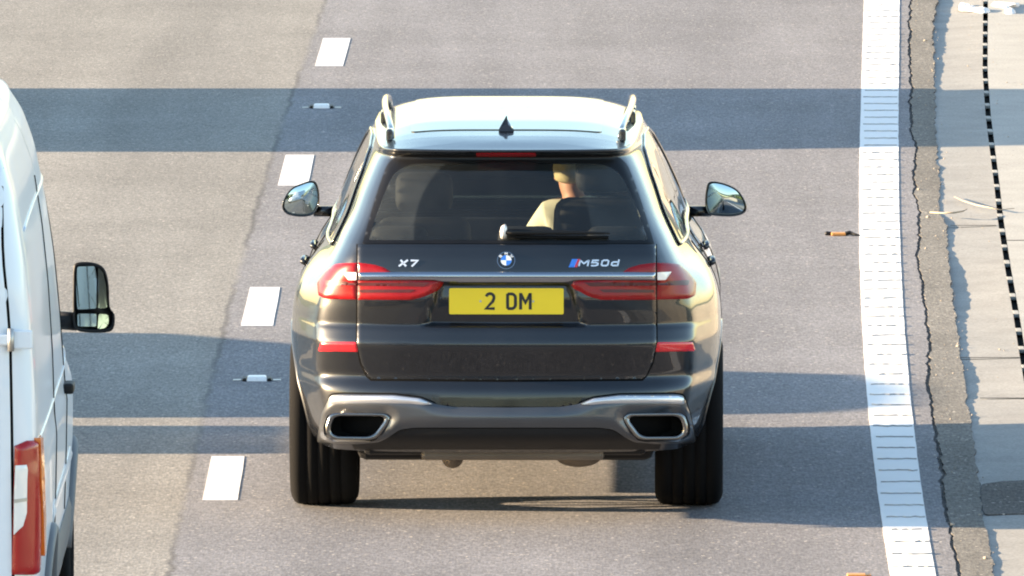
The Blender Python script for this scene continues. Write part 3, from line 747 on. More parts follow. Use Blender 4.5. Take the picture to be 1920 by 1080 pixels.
# badges
def badge(name, txt, c, r, wd, h, gap, m, st=.006, shear=.25, parent=tail, off=.007):
    fr = plane_frame(c, r); parts = []; x = 0
    for ch in txt:
        k = 1.25 if ch == 'M' else 1.0
        v, f = strokes(GL[ch], st, wd*k, h*(.95 if ch!='d' else 1.0), shear, .004); parts.append(([(a+x,b,cc) for a,b,cc in v], f)); x += wd*k+gap
    Vb, Fb = merge(parts); return mesh_obj(name, place(Vb, fr, off), Fb, m, parent, smooth=False), x
badge('model_badge', 'X7', 748, 500, .035, .031, .012, M['badge_chrome'], .0085)
b2, _ = badge('engine_badge', 'M50d', 1084, 500, .036, .030, .010, M['badge_chrome'], .0072)
for k, mm in ((0,'blue'),(1,'blue'),(2,'badge_red')):
    fr = plane_frame(1066+k*5, 502); Vb, Fb = slab([(0,0),(.014,0),(.030,.038),(.016,.038)], 0, .004)
    mesh_obj('badge_stripe', place(Vb, fr, .007), Fb, M[mm], b2, smooth=False)
fr = plane_frame(949, 489.5)
Vb, Fb = slab(arc(0,0,.041,.041,0,350,35), -.004, .006); rd = mesh_obj('roundel', place(Vb, fr, .006), Fb, M['chrome'], tail, smooth=False)
Vb, Fb = slab(arc(0,0,.0385,.0385,0,350,35), 0, .0065); mesh_obj('roundel_ring', place(Vb, fr, .0062), Fb, M['gloss_black'], rd, smooth=False)
Vb, Fb = slab(arc(0,0,.0255,.0255,0,350,35), 0, .0070); mesh_obj('roundel_rim', place(Vb, fr, .0064), Fb, M['chrome'], rd, smooth=False)
for q_ in range(4):
    Vb, Fb = slab([(0,0)]+arc(0,0,.024,.024,90*q_,90*q_+90,8), 0, .0075); mesh_obj('roundel_quadrant', place(Vb, fr, .0066), Fb, M['white_enamel' if q_ in (0,2) else 'blue'], rd, smooth=False)
parts = []
for ch, an in (('B',142),('M',90),('W',38)):
    v, f = strokes(GL[ch], .0028, .012, .0105, 0, .001); a = math.radians(an-90); ca, sa = math.cos(a), math.sin(a)
    parts.append(([((x-.006)*ca-(y_+.0265)*sa, (x-.006)*sa+(y_+.0265)*ca, z_) for x,y_,z_ in v], f))
Vb, Fb = merge(parts); mesh_obj('roundel_letters', place(Vb, fr, .0132), Fb, M['white_enamel'], rd, smooth=False)
# camera button under the strip
Vb, Fb = slab(arc(0,0,.008,.008,0,330,11), 0, .006); mesh_obj('reversing_camera', place(Vb, plane_frame(982,534), .004), Fb, M['black'], tail, smooth=False)
# rear wiper
def at_glass(c, r, o): p, n = rear_map(c, r); return p+n*o
wp = mesh_obj('rear_wiper', *tube([at_glass(c, 441+ (c-945)*.012, .030) for c in np.linspace(948,1142,14)], [.012,.014,.014,.013,.012,.011,.010,.010,.009,.008,.008,.007,.006,.004], 8), M['black'], car)
mesh_obj('wiper_blade', *tube([at_glass(c, 446.5+(c-945)*.006, .012) for c in np.linspace(955,1140,10)], .008, 6), M['rubber'], wp)
mesh_obj('wiper_cap', *tube([at_glass(944,444,.0),at_glass(944.5,440,.03),at_glass(945.5,435,.045),at_glass(947,430,.040)], [.016,.017,.014,.006], 10), M['silencer'], wp)
bpy.data.objects['wiper_cap'].data.materials[0] = M['clear_lens']
# lower bumper: grey surround, dark band, black valance
grey = rnd([(622,741),(640,738.5),(740,740),(790,746),(818,758),(850,763),(950,764),(1050,763),(1083,758),(1111,746),(1160,740),(1262,738.5),(1279,741),(1290,775),(1302,828),(1230,829),(1190,826),(1172,818),(1148,804),(1120,801),(950,801),(780,801),(752,804),(728,818),(710,826),(670,829),(597,828),(606,775)], 7)
P_('bumper_surround_seal', rnd([(619,738),(640,735.5),(740,737),(790,743),(818,755),(950,761),(1083,755),(1111,743),(1160,737),(1262,735.5),(1283,738),(1295,775),(1307,831),(594,831),(603,775)],7), M['gap'], off=.001, sp=7)
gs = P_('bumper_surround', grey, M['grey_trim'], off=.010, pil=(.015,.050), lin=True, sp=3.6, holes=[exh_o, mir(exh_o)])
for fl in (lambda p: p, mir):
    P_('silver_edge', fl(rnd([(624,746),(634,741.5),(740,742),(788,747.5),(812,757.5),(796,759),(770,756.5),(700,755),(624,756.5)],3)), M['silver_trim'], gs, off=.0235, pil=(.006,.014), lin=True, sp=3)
P_('bumper_recess', rnd([(808,745),(1093,745),(1082,758),(1048,762.5),(852,762.5),(819,758)],4), M['gloss_black'], off=.003, sp=4)
P_('lower_valance', rnd([(752,806),(780,803),(1120,803),(1148,806),(1172,820),(1190,828),(1240,831),(1236,842),(664,842),(660,831),(710,828),(728,820)],3), M['black'], off=.003, sp=5)
def exhaust(fo, fi):
    def at(c, r, y): d = Mr @ ray_dir(c, r); return OC+d*((y-OC.y)/d.y)
    e = None
    loopO = resample(fo, 3); n = 48
    def rs(P, n):
        P = np.array(P); Q = np.vstack([P, P[:1]]); s = np.r_[0, np.cumsum(np.linalg.norm(np.diff(Q,axis=0),axis=1))]; t = np.linspace(0, s[-1], n, endpoint=False)
        return np.c_[np.interp(t, s, Q[:,0]), np.interp(t, s, Q[:,1])]
    A = rs(fo, n); B = rs(fi, n); k = np.argmin(np.hypot(*(B-A[0]).T)); B = np.roll(B, -k, 0)
    ctr = B.mean(0); yb = rear_map(*ctr)[0].y
    yb = min(rear_map(*q)[0].y for q in A)
    rings = [[at(*q, yb+.03) for q in A], [at(*q, yb-.010) for q in A], [at(*(q*.6+p*.4), yb-.016) for q, p in zip(A,B)], [at(*q, yb-.008) for q in B], [at(*q, yb+.02) for q in B],
             [at(*(ctr+(q-ctr)*.93), yb+.16) for q in B]]
    V = [p for rg in rings for p in rg]; Fx = []
    for j in range(len(rings)-1):
        for i in range(n): Fx.append((j*n+i, j*n+(i+1)%n, (j+1)*n+(i+1)%n, (j+1)*n+i))
    e = mesh_obj('exhaust_tip', V, Fx, M['exhaust'], car)
    rg = [at(*(ctr+(q-ctr)*.95), yb+.075) for q in B]
    inn = [at(*((ctr+(q-ctr)*.80)), yb+.070) for q in B]
    V2 = rg+[Vector((p.x,p.y+.005,p.z)) for p in inn]+[at(*ctr, yb+.14)]
    F2 = [(i,(i+1)%n,n+(i+1)%n,n+i) for i in range(n)]+[(n+i,n+(i+1)%n,2*n) for i in range(n)]
    mesh_obj('exhaust_bore', V2, F2, M['gap'], e)
exhaust(exh_o, exh_i); exhaust(np.array(mir(exh_o)), np.array(mir(exh_i)))
# underbody
bm = bmesh.new()
add_box(bm, (0,1.5,.40), (1.36,4.4,.26), .04); add_box(bm, (0,1.55,.30), (1.78,2.10,.10), .02); add_box(bm,(0,-.62,.39),(1.30,.5,.16),.03)
bm_obj('underbody', bm, M['black'], car)
bm = bmesh.new(); add_box(bm, (.035,-.72,.330), (.84,.30,.085), .02); bm_obj('silencer', bm, M['silencer'], car, smooth=False)
for x, rx_, zz in ((-.245,.050,.262),(.335,.105,.268)):
    bm = bmesh.new(); r_ = bmesh.ops.create_uvsphere(bm, u_segments=20, v_segments=12, radius=1)
    for v in r_['verts']: v.co = Vector((v.co.x*rx_+x, v.co.y*.12-.5, v.co.z*.045+zz))
    bm_obj('suspension_arm', bm, M['silencer'], car, smooth=True)
bm = bmesh.new(); add_box(bm, (0,-.25,.29), (1.36,.09,.07), .02); add_box(bm, (-.03,-.3,.262),(.09,.05,.03),.008); bm_obj('rear_axle', bm, M['black'], car)
for sd_ in (-1,1):
    wheel(car, sd_*.842, 0, .395, .315, sd_, .285); wheel(car, sd_*.85, 3.105, .395, .285, sd_, .285)
# side glass, screen
for sd_ in (-1,1):
    fmap = side_map(sd_)
    f_ = patch('side_window_frame', side_out, fmap, 1.0, M['gloss_black'], car, off=.002, holes=panes, sp=.03)
    for pn in panes: patch('side_window', pn, fmap, 1.0, M['side_glass'], car, off=.0025, sp=.05, back=.001)
    pts = [fmap(y, z) for y, z in resample(side_out, .05)]; Vt, Ft = tube([p+n*.006 for p, n in pts]+[pts[0][0]+pts[0][1]*.006], .006, 6)
    mesh_obj('window_trim', Vt, Ft, M['gloss_black'], car)
    # doors: thin dark seams and handles
    for ys_, z0_, z1_ in ((.30,1.20,.80),(1.02,1.20,.42),(2.18,1.20,.42)):
        pts = [fmap(ys_+(.12 if ys_ < .5 else 0)*(1.2-z)*1.5, z) for z in np.linspace(z0_, z1_, 16)]
        Vt, Ft = tube([p+n*.0005 for p, n in pts], .0028, 5); mesh_obj('door_seam', Vt, Ft, M['gap'], car)
    for yh in (.42, 1.28):
        p0, n0 = fmap(yh, 1.08); p1, n1 = fmap(yh+.11, 1.085); p2, n2 = fmap(yh+.22, 1.08)
        Vt, Ft = tube([p0+n0*.002, p0+n0*.020, p1+n1*.026, p2+n2*.020, p2+n2*.002], [.012,.013,.012,.013,.012], 8); mesh_obj('door_handle', Vt, Ft, M['paint'], car)
patch('windscreen_frame', ws_out, front_map, 1.0, M['gloss_black'], car, off=.002, holes=[ws_in], sp=.04)
patch('windscreen', ws_in, front_map, 1.0, M['screen_glass'], car, off=.0025, sp=.08, back=.001)
# roof: glass panel seams, rails, fin
def top_map(x, y): return S.cast(Vector((x, y, 3)), Vector((0,0,-1)))
rp = rnd([(-.44,-.30),(.44,-.30),(.44,1.5),(-.44,1.5)], .06)
patch('roof_glass', rp, top_map, 1.0, M['gloss_black'], car, off=.004, sp=.03)
for sd_ in (-1,1):
    ysr = np.linspace(-.42, 1.72, 40); pts = []; rr = []
    for y_ in ysr:
        t = (y_+.42)/2.14; xx = sd_*(.525+.055*math.sin(math.pi*min(1,t*.72))); p, n = top_map(xx, y_)
        lift = .012+.062*min(1, math.sin(math.pi*min(max(t,.0),1))**.45 if 0<t<1 else 0); pts.append(Vector((xx, y_, p.z+lift))); rr.append(.016 if .03<t<.97 else .012)
    Vt, Ft = tube(pts, rr, 10); mesh_obj('roof_rail', Vt, Ft, M['rail'], car)
    for y_ in (-.36, .62, 1.64):
        xx = sd_*.535 if y_ < 0 else sd_*.578; p, n = top_map(xx, y_); bm = bmesh.new(); add_box(bm, (xx, y_, p.z+.022), (.032,.16,.06), .010); 
        bm_obj('rail_foot', bm, M['rail'], bpy.data.objects[[o.name for o in car.children if o.name.startswith('roof_rail')][-1]])
p, n = top_map(.0, -.36)
bm = bmesh.new(); prof = [(-.075,0),(-.07,.012),(-.045,.030),(-.01,.062),(.0,.066),(.008,.05),(.03,.025),(.10,.006),(.12,0)]
for s_ in (-1,1):
    vs = [bm.verts.new((s_*(.003+.010*(1-b/.066)+ (.022 if b<.013 else 0)), -a*1.0, b)) for a, b in prof]
    bm.faces.new(vs if s_>0 else vs[::-1])
bm.verts.ensure_lookup_table(); m_ = len(prof)
for i in range(m_-1): bm.faces.new((bm.verts[i], bm.verts[i+1], bm.verts[m_+i+1], bm.verts[m_+i]))
fin = bm_obj('roof_aerial', bm, M['gloss_black'], car)
fin.location = (p.x, p.y, p.z-.002); fin.rotation_euler = (0,0,math.pi)
# door mirrors
def door_mirror(outl, arm, flip):
    y0 = 2.12
    def at(c, r, y): d = Mr @ ray_dir(c, r); return OC+d*((y-OC.y)/d.y)
    O = np.array(outl); O = crom(O, 4, True); ctr = O.mean(0); n = len(O)
    rings = []
    for sc_, y in ((.90,y0+.012),(.93,y0-.006),(.99,y0-.008),(1.0,y0+.02),(1.0,y0+.07),(.93,y0+.13),(.78,y0+.18),(.45,y0+.215),(.05,y0+.22)):
        rings.append([at(*(ctr+(q-ctr)*sc_), y) for q in O])
    V = [p for rg in rings for p in rg]; Fx = []
    for j in range(len(rings)-1):
        for i in range(n): Fx.append((j*n+i,(j)*n+(i+1)%n,(j+1)*n+(i+1)%n,(j+1)*n+i))
    Fx.append(tuple(range(n)))
    h = mesh_obj('door_mirror', V, Fx, M['gloss_black'], car)
    # glass slightly convex and turned
    gr = []
    for sc_, b in ((.0,.010),(.45,.008),(.89,.0)): gr.append([at(*(ctr+(q-ctr)*sc_), y0+.004-b) for q in O])
    V = [p for rg in gr for p in rg]; Fx = []
    for j in range(2):
        for i in range(n): Fx.append((j*n+i,(j+1)*n+i,(j+1)*n+(i+1)%n,j*n+(i+1)%n))
    V = [p + Vector((0,(p.x-V[0].x)*flip*.0+(p.z-V[0].z)*-.05,0)) for p in V]
    mesh_obj('mirror_glass', V, Fx, M['mirror'], h)
    pts = [at(c, r, y0+.05) for c, r in arm]; Vt, Ft = tube(pts, .026, 10); mesh_obj('mirror_arm', Vt, Ft, M['gloss_black'], h)
ol = [(581,339),(593,342),(598.5,361),(598.5,381),(593,395),(585,403.5),(566,406.6),(543,403.5),(531,395),(529.5,381),(537,364),(548.5,351.5),(564,344.5)]
orr = [(1330,341),(1352,342),(1379,353),(1393,369),(1400,387),(1395,400),(1372,406),(1336,404),(1326,398),(1322,381),(1324,355)]
door_mirror(ol, [(588,396),(626,396)], 1); door_mirror(orr, [(1334,396),(1290,396)], -1)
# cabin: seats, dash, floor
def seat(x, y, zt, head=True, wide=.50, hh=.19, bv=.05):
    e = empty('seat', (x, y, .62), 0, car)
    bm = bmesh.new(); add_box(bm, (0,.0,(zt-.62)/2), (wide,.13,zt-.62), bv, Matrix.Rotation(math.radians(8),3,'X'), 3, taper=.86); bm_obj('backrest', bm, M['cabin'], e, smooth=True)
    bm = bmesh.new(); add_box(bm, (0,.28,-.02), (wide,.50,.14), .05, None, 3); bm_obj('cushion', bm, M['cabin'], e, smooth=True)
    if head:
        bm = bmesh.new(); add_box(bm, (0,-.035,zt-.62+.02+hh/2), (.27,.11,hh), .05, None, 3); bm_obj('headrest', bm, M['cabin'], e, smooth=True)
seat(-.40, 1.18, 1.24); seat(.445, 1.18, 1.335, wide=.54, hh=.20, bv=.064)
seat(-.50, .28, 1.06, wide=.42); seat(.50, .28, 1.06, wide=.42); seat(.09, .28, 1.08, wide=.30, hh=.17)
for x in (-.36,.36): seat(x, -.52, 1.08, True, .4)
bm = bmesh.new(); add_box(bm, (0,2.25,.98), (1.40,.55,.26), .08, None, 3); add_box(bm, (0,1.0,.55),(1.5,3.2,.05),.01); add_box(bm,(.0,1.93,1.10),(.55,.03,.14),.01)
bm_obj('dashboard', bm, M['cabin'], car)
Vt, Ft = tube([(.40+.185*math.cos(a), 1.83-.07*math.sin(a), 1.06+.17*math.sin(a)) for a in np.linspace(0,2*math.pi,33)], .016, 8); mesh_obj('steering_wheel', Vt, Ft, M['cabin'], car)
bm = bmesh.new(); add_box(bm, (0,1.78,1.545), (.24,.025,.07), .012); add_box(bm,(0,1.80,1.60),(.03,.03,.08),.008); bm_obj('rear_view_mirror', bm, M['cabin'], car)
for sd_ in (-1,1):   # parcel area side trims
    bm = bmesh.new(); add_box(bm, (sd_*.70,-.35,.95), (.14,.8,.5), .03); bm_obj('cabin_trim', bm, M['cabin'], car)

# ---------------------------------------------------------------- the driver
def skin(name, nodes, edges, m, parent, sub=2):
    me = bpy.data.meshes.new(name); me.from_pydata([n[0] for n in nodes], edges, []); o = bpy.data.objects.new(name, me); col.objects.link(o); o.parent = parent
    md = o.modifiers.new('s','SKIN'); sv = me.skin_vertices[0].data
    for i, n in enumerate(nodes):
        r = n[1]; sv[i].radius = (r, r) if not isinstance(r, tuple) else r; sv[i].use_root = (i == 0)
    md.use_smooth_shade = True
    s = o.modifiers.new('b','SUBSURF'); s.levels = sub; s.render_levels = sub; me.materials.append(m); return o
DX, DY = .0, .0
drv = empty('person', (CX+.350, CY+1.34, .693), CR)
tag(drv, 'driver in a cream shirt with fair hair behind the rear window', 'person')
# local: x right, y forward, z up from the seat cushion
nodes = [((0,0,.02),.11),((0,-.01,.2),(.12,.08)),((0,-.02,.38),(.13,.075)),((-.01,-.01,.52),(.065,.055)),((-.035,.015,.61),.052),((-.045,.03,.65),.053),((-.05,.045,.70),(.060,.080)),((-.05,.05,.76),(.066,.088)),((-.05,.045,.815),(.05,.06)),
         ((-.17,-.01,.525),.045),((-.235,.05,.42),.040),((-.25,.22,.28),.036),((-.17,.42,.34),.030),((-.165,.47,.36),(.036,.018)),((.16,-.01,.525),.045),((.23,.05,.42),.040),((.245,.22,.28),.036),((.20,.42,.34),.030),((.195,.47,.36),(.036,.018)),
         ((-.10,.25,.02),.080),((-.11,.46,.04),.062),((-.11,.66,-.26),.045),((.10,.25,.02),.080),((.11,.46,.04),.062),((.11,.66,-.26),.045),((-.05,.145,.745),.014)]
edges = [(0,1),(1,2),(2,3),(3,4),(4,5),(5,6),(6,7),(7,8),(3,9),(9,10),(10,11),(11,12),(12,13),(3,14),(14,15),(15,16),(16,17),(17,18),(0,19),(19,20),(20,21),(0,22),(22,23),(23,24),(7,25)]
for hx, hi in ((-.165,13),(.195,18)):
    for k, (dx_, ln) in enumerate(((-.028,.045),(-.010,.055),(.009,.052),(.027,.042))):
        i = len(nodes); nodes += [((hx+dx_,.50,.375),.009),((hx+dx_,.50+ln*.6,.355),.008),((hx+dx_,.50+ln*.5,.32),.007)]; edges += [(hi,i),(i,i+1),(i+1,i+2)]
    i = len(nodes); s_ = 1 if hx < 0 else -1; nodes += [((hx+s_*.045,.47,.365),.010),((hx+s_*.06,.50,.34),.009)]; edges += [(hi,i),(i,i+1)]
skin('body', nodes, edges, M['skin'], drv)
nodes = [((0,-.01,.10),(.175,.135)),((0,-.015,.26),(.175,.135)),((0,-.02,.40),(.185,.125)),((-.01,-.01,.535),(.125,.095)),((-.032,.008,.605),(.070,.068)),((-.145,-.01,.535),.085),((-.215,.02,.43),.078),((-.245,.10,.36),.064),((.16,-.01,.535),.080),((.24,.05,.43),.070),((.25,.13,.36),.062)]
skin('shirt', nodes, [(0,1),(1,2),(2,3),(3,4),(3,5),(5,6),(6,7),(3,8),(8,9),(9,10)], M['shirt'], drv)
bm = bmesh.new(); bmesh.ops.create_uvsphere(bm, u_segments=24, v_segments=16, radius=1)
for v in bm.verts:
    n_ = math.sin(v.co.x*31)*math.sin(v.co.z*27+v.co.y*19)*.03; v.co = Vector((v.co.x*(.084+n_*.1)-.05, v.co.y*.100+.035, v.co.z*.112+.760))
    if v.co.y > .09: v.co.y = .09+(v.co.y-.09)*.2
    if v.co.z < .70: v.co.z = .70+(v.co.z-.70)*.35
bm_obj('hair', bm, M['hair'], drv, smooth=True)
bm = bmesh.new()
for s_ in (-1,1): add_box(bm, (-.05+s_*.074,.05,.725), (.012,.030,.050), .008)
bm_obj('ear', bm, M['skin'], drv, smooth=True)

# ---------------------------------------------------------------- the white van
VX, VY, VR = -2.87, depthY(63.5), -.001
van = empty('white_van', (VX, VY, 0), VR)
tag(van, 'white high roof panel van cut by the left edge of the picture', 'van')
VMi = (Matrix.Translation((VX,VY,0)) @ Matrix.Rotation(VR,4,'Z')).inverted(); VMr = VMi.to_3x3(); VOC = VMi @ C0
VREAR = [(0,0),(.4,.002),(.75,.008),(.88,.018),(.935,.032),(.965,.055),(.982,.09),(.990,.16),(.994,.35),(.997,.8),(1.0,1.4),(1.0,1.9)]
VFRONT = [(0,0),(.4,.03),(.7,.12),(.88,.35),(.96,.8),(.99,1.4),(1.0,2.0)]
vyr = [(.42,.03),(.60,.0),(1.9,.0),(2.35,.05),(2.50,.10)]
vw = [(.42,.97),(.6,.985),(.9,.995),(1.15,1.0),(1.22,.990),(1.47,.983),(1.77,.965),(2.0,.942),(2.26,.902),(2.40,.86),(2.50,.80)]
vyf = [(.42,5.85),(.8,5.93),(1.1,5.85),(1.3,5.2),(1.4,4.95),(2.3,4.0),(2.5,3.75)]
def van_mod(X, Y, z, yr):
    a = smst(1-np.abs(Y-4.72)/.62)*smst(1-abs(z-.95)/.42)*.012
    b = smst(1-np.abs(Y-1.15)/.60)*smst(1-abs(z-.85)/.40)*.012
    return X+np.sign(X)*(a+b)*(np.abs(X)>.7), Y
V, Fc = build_shell(None, vyr, vw, vyf, .42, 2.50, .02, VREAR, VFRONT, 0, 0, lambda Y: np.interp(Y, [0,.4,2,3.6,4.2], [2.58,2.63,2.66,2.64,2.55]), mod=van_mod, sig=.03, k=5, passes=2, nring=16)
Fc = orient(V, Fc); SV = Surf(V, Fc)
def v_rear(c, r): return SV.cast(VOC, (VMr @ ray_dir(c, r)).normalized())
def v_rearxz(x, z): return SV.cast(Vector((x,-3,z)), Vector((0,1,0)))
def v_side(sd_): return lambda y, z: SV.cast(Vector((sd_*3,y,z)), Vector((-sd_,0,0)))
hv = np.zeros(len(V), bool)
for yc in (1.15, 4.82): hv |= (np.abs(V[:,0]) > .6) & (np.hypot(V[:,1]-yc, V[:,2]-.36) < .46)
mesh_obj('body', V, [f for f in Fc if not all(hv[i] for i in f)], M['van_white'], van)
for sd_ in (-1,1):
    for yc in (1.15, 4.82):
        pts = []
        for i in range(21):
            a = math.radians(8+164*i/20); y_, z_ = yc+.47*math.cos(a), .36+.47*math.sin(a); p, n = v_side(sd_)(y_, max(z_,.44)); pts.append(Vector((p.x, y_, z_)))
        Vt, Ft = tube(pts, .03, 8); mesh_obj('arch_cladding', Vt, Ft, M['van_grey'], van)
        wheel(van, sd_*(.865 if yc < 2 else .87), yc, .345, .225, sd_, .21, 8, tread=True)
    patch('lower_cladding', rnd([(1.72,.46),(4.22,.46),(4.22,.66),(1.72,.66)],.03), v_side(sd_), 1.0, M['van_grey'], van, off=.004, pil=(.014,.03), sp=.06)
    patch('front_cladding', rnd([(5.32,.44),(5.75,.44),(5.75,.72),(5.32,.70)],.03), v_side(sd_), 1.0, M['van_grey'], van, off=.004, pil=(.014,.03), sp=.06)
    patch('cab_window', rnd([(3.62,1.42),(3.60,1.95),(3.95,1.98),(4.25,1.75),(4.55,1.45)],.05), v_side(sd_), 1.0, M['gloss_black'], van, off=.002, sp=.05)
    patch('side_rub_strip', rnd([(1.75,.80),(4.2,.80),(4.2,.87),(1.75,.87)],.02), v_side(sd_), 1.0, M['van_white'], van, off=.003, pil=(.010,.02), sp=.05)
    for y_ in (2.0,3.45):
        pts = [v_side(sd_)(y_, z_) for z_ in np.linspace(.68,2.2,24)]; Vt, Ft = tube([p+n*.0005 for p,n in pts], .004, 5); mesh_obj('panel_seam', Vt, Ft, M['gap'], van)
    pts = [v_side(sd_)(y_, 2.10+.03*math.sin(y_)) for y_ in np.linspace(.35,3.4,24)]; Vt, Ft = tube([p+n*.002 for p,n in pts], .006, 5); mesh_obj('roof_swage', Vt, Ft, M['van_white'], van)
    pts = [v_side(sd_)(y_, 1.28) for y_ in np.linspace(.2,4.4,28)]; Vt, Ft = tube([p+n*.000 for p,n in pts], .006, 6); mesh_obj('waist_swage', Vt, Ft, M['van_white'], van)
    p, n = v_side(sd_)(3.34, 1.20); bm = bmesh.new(); add_box(bm, p+n*.02, (.045,.16,.045), .012); bm_obj('door_handle', bm, M['black'], van)
# rear doors: two leaves with dark seams, hinges, lamps, bumper
def v_at(c, r): 
    p, n = v_rear(c, r); return p.x, p.z
seam = [v_at(c, r) for c, r in ((4,360),(6,480),(14,560),(20,640),(23,800),(25,1000))]
xs_ = [s[0] for s in seam]; zs_ = [s[1] for s in seam]
def seam_x(z): return float(np.interp(z, zs_[::-1], xs_[::-1]))
for sd_ in (-1,1):
    zz = np.linspace(.62, 2.38, 24); leaf = [(sd_*.012, z) for z in zz]+[(sd_*(seam_x(z)-.008), z) for z in zz[::-1]]
    ss = [(sd_*.004, z) for z in zz]+[(sd_*(seam_x(z)+.004), z) for z in zz[::-1]]
    patch('door_seal', rnd(ss,.0), v_rearxz, 1.0, M['gap'], van, off=.001, sp=.06)
    dl = patch('rear_door', leaf, v_rearxz, 1.0, M['van_white'], van, off=.006, pil=(.008,.03), sp=.035)
    for zh in (.66, 1.705):
        xh = sd_*(seam_x(zh)); p, n = v_rearxz(xh, zh); bm = bmesh.new()
        add_box(bm, (p.x+sd_*.045, p.y-.016, zh), (.085,.022,.075), .007); add_box(bm, (p.x-sd_*.05, p.y-.024, zh), (.13,.024,.045), .008)
        hg = bm_obj('door_hinge', bm, M['van_white'], van)
        Vt, Ft = tube([(p.x+sd_*.002,p.y-.03,zh-.045),(p.x+sd_*.002,p.y-.03,zh+.045)], .014, 10); mesh_obj('hinge_pin', Vt, Ft, M['steel'], hg)
# tail lamps (traced once on the right, mirrored)
def lampxz(px): return [v_at(c, r) for c, r in px]
tl = lampxz([(27,836),(50,826),(74,815),(75,860),(77,940),(76,1030),(72,1072),(62,1077),(21,1077),(24,960)])
tl_in = lampxz([(27,872),(45,871),(47,880),(46,960),(40,985),(24,1002),(25,930)])
tl_mid = lampxz([(25,935),(46,932),(46,938),(25,942)])
amb = lampxz([(64,821),(68,820),(72,900),(74,975),(74,1035),(71.5,1042),(70,975),(67,900)])
for sd_ in (1,-1):
    f_ = (lambda P: P) if sd_ == 1 else (lambda P: [(-a,b) for a,b in P])
    t_ = patch('tail_lamp', f_(tl), v_rearxz, 1.0, M['van_red'], van, off=.006, pil=(.018,.03), sp=.011)
    patch('clear_lens', f_(tl_in), v_rearxz, 1.0, M['clear_lens'], t_, off=.0255, pil=(.003,.01), sp=.012)
    patch('lens_divider', f_(tl_mid), v_rearxz, 1.0, M['steel'], t_, off=.030, sp=.012)
    patch('amber_strip', f_(amb), v_rearxz, 1.0, M['amber'], t_, off=.0275, sp=.008)
bm = bmesh.new(); add_box(bm, (0,.03,.52), (1.90,.20,.20), .05, None, 3); bm_obj('rear_bumper', bm, M['van_grey'], van, smooth=True)
# door mirror with wide-angle lower glass
for sd_ in (1,-1):
    y0 = depthY(68.3)-VY
    def vat(c, r, y): d = VMr @ ray_dir(c, r); p = VOC+d*((y-VOC.y)/d.y); return Vector((sd_*p.x, p.y, p.z))
    O = crom(np.array([(143,493),(165,491),(186,496),(198,508),(204,535),(206,575),(215,590),(214,612),(205,622),(175,624),(142,618),(137,590),(137,530),(138,503)]), 3, True); ctr = O.mean(0); n = len(O)
    rings = [[vat(*(ctr+(q-ctr)*s_), y0+yy_) for q in O] for s_, yy_ in ((.86,.012),(.93,-.004),(1.0,.0),(1.0,.05),(.94,.12),(.7,.17),(.1,.19))]
    V = [p for rg in rings for p in rg]; Fx = [(j*n+i,j*n+(i+1)%n,(j+1)*n+(i+1)%n,(j+1)*n+i) for j in range(len(rings)-1) for i in range(n)]+[tuple(range(n))]
    h = mesh_obj('door_mirror', V, Fx, M['black'], van)
    for px in ([(145,500),(178,499),(181,520),(181,578),(145,580),(143,540)], [(184,502),(193,510),(199,535),(201,577),(184,578)], [(145,588),(181,588),(181,612),(146,612)], [(185,588),(203,590),(204,606),(197,615),(183,617)]):
        Q = rnd(px, 4, 4); c_ = Q.mean(0)
        V = [vat(*c_, y0-.004)]+[vat(*q, y0-.000) for q in Q]; Fx = [(0,1+i,1+(i+1)%len(Q)) for i in range(len(Q))]
        cz_ = V[0].z; cx_ = V[0].x; V = [Vector((p.x, y0-.004+(p.z-cz_)*.065, p.z)) for p in V]
        mesh_obj('mirror_glass', V, Fx, M['mirror'], h, smooth=False)
    Vt, Ft = tube([vat(145,603,y0+.06), vat(110,600,y0+.06)], .040, 10); mesh_obj('mirror_arm', Vt, Ft, M['black'], h)

# ---------------------------------------------------------------- litter and stones
def litter(name, label, cat, pts, rad, m, group=None, z=.0):
    P = [ground(c, r, z) for c, r in pts]; o0 = P[0]
    V = [Vector((p.x-o0.x, p.y-o0.y, 0)) for p in P]
    return V, o0
p = ground(1576, 442); e = empty('plastic_debris', (p.x,p.y,0), .0); tag(e, 'short orange and black plastic stick beside the white edge line', 'debris')
k = .0029
bm = bmesh.new(); add_box(bm, (-4*k,0,.010), (28*k,.05,.018), .006); bm_obj('orange_sleeve', bm, M['orange'], e)
Vt, Ft = merge([tube([(-30*k,0,.010),(-26*k,0,.014),(-18*k,0,.012)], [.008,.012,.010], 8), tube([(10*k,0,.012),(18*k,.01,.016),(26*k,-.02,.010),(36*k,-.04,.006)], [.012,.012,.008,.004], 8)]); mesh_obj('black_end', Vt, Ft, M['black'], e)
p = ground(1606, 1082); e2 = bmesh.new(); add_box(e2, (0,0,.008), (.085,.07,.014), .005); add_box(e2, (.05,.01,.006), (.03,.05,.01), .003)
o = bm_obj('plastic_scrap', e2, M['orange']); o.location = (p.x,p.y,0); tag(o, 'small orange scrap at the bottom edge near the white line', 'debris')
def twig(px, label, rad, group='dry twigs on the concrete', z0=Z_CONC):
    P = [ground(c, r, z0) for c, r, *_ in px]; hs = [q[2] if len(q) > 2 else .01 for q in px]; o0 = P[0]
    Vt, Ft = tube([(p.x-o0.x,p.y-o0.y,h) for p, h in zip(P, hs)], rad, 6); o = mesh_obj('twig', Vt, Ft, M['twig']); o.location = (o0.x,o0.y,z0)
    return tag(o, label, 'twig', group)
twig([(1744,408,.03),(1768,411,.035),(1790,412,.04),(1806,409,.04),(1813,405,.04)], 'short bent twig straddling the asphalt edge', [.004,.005,.006,.005,.003])
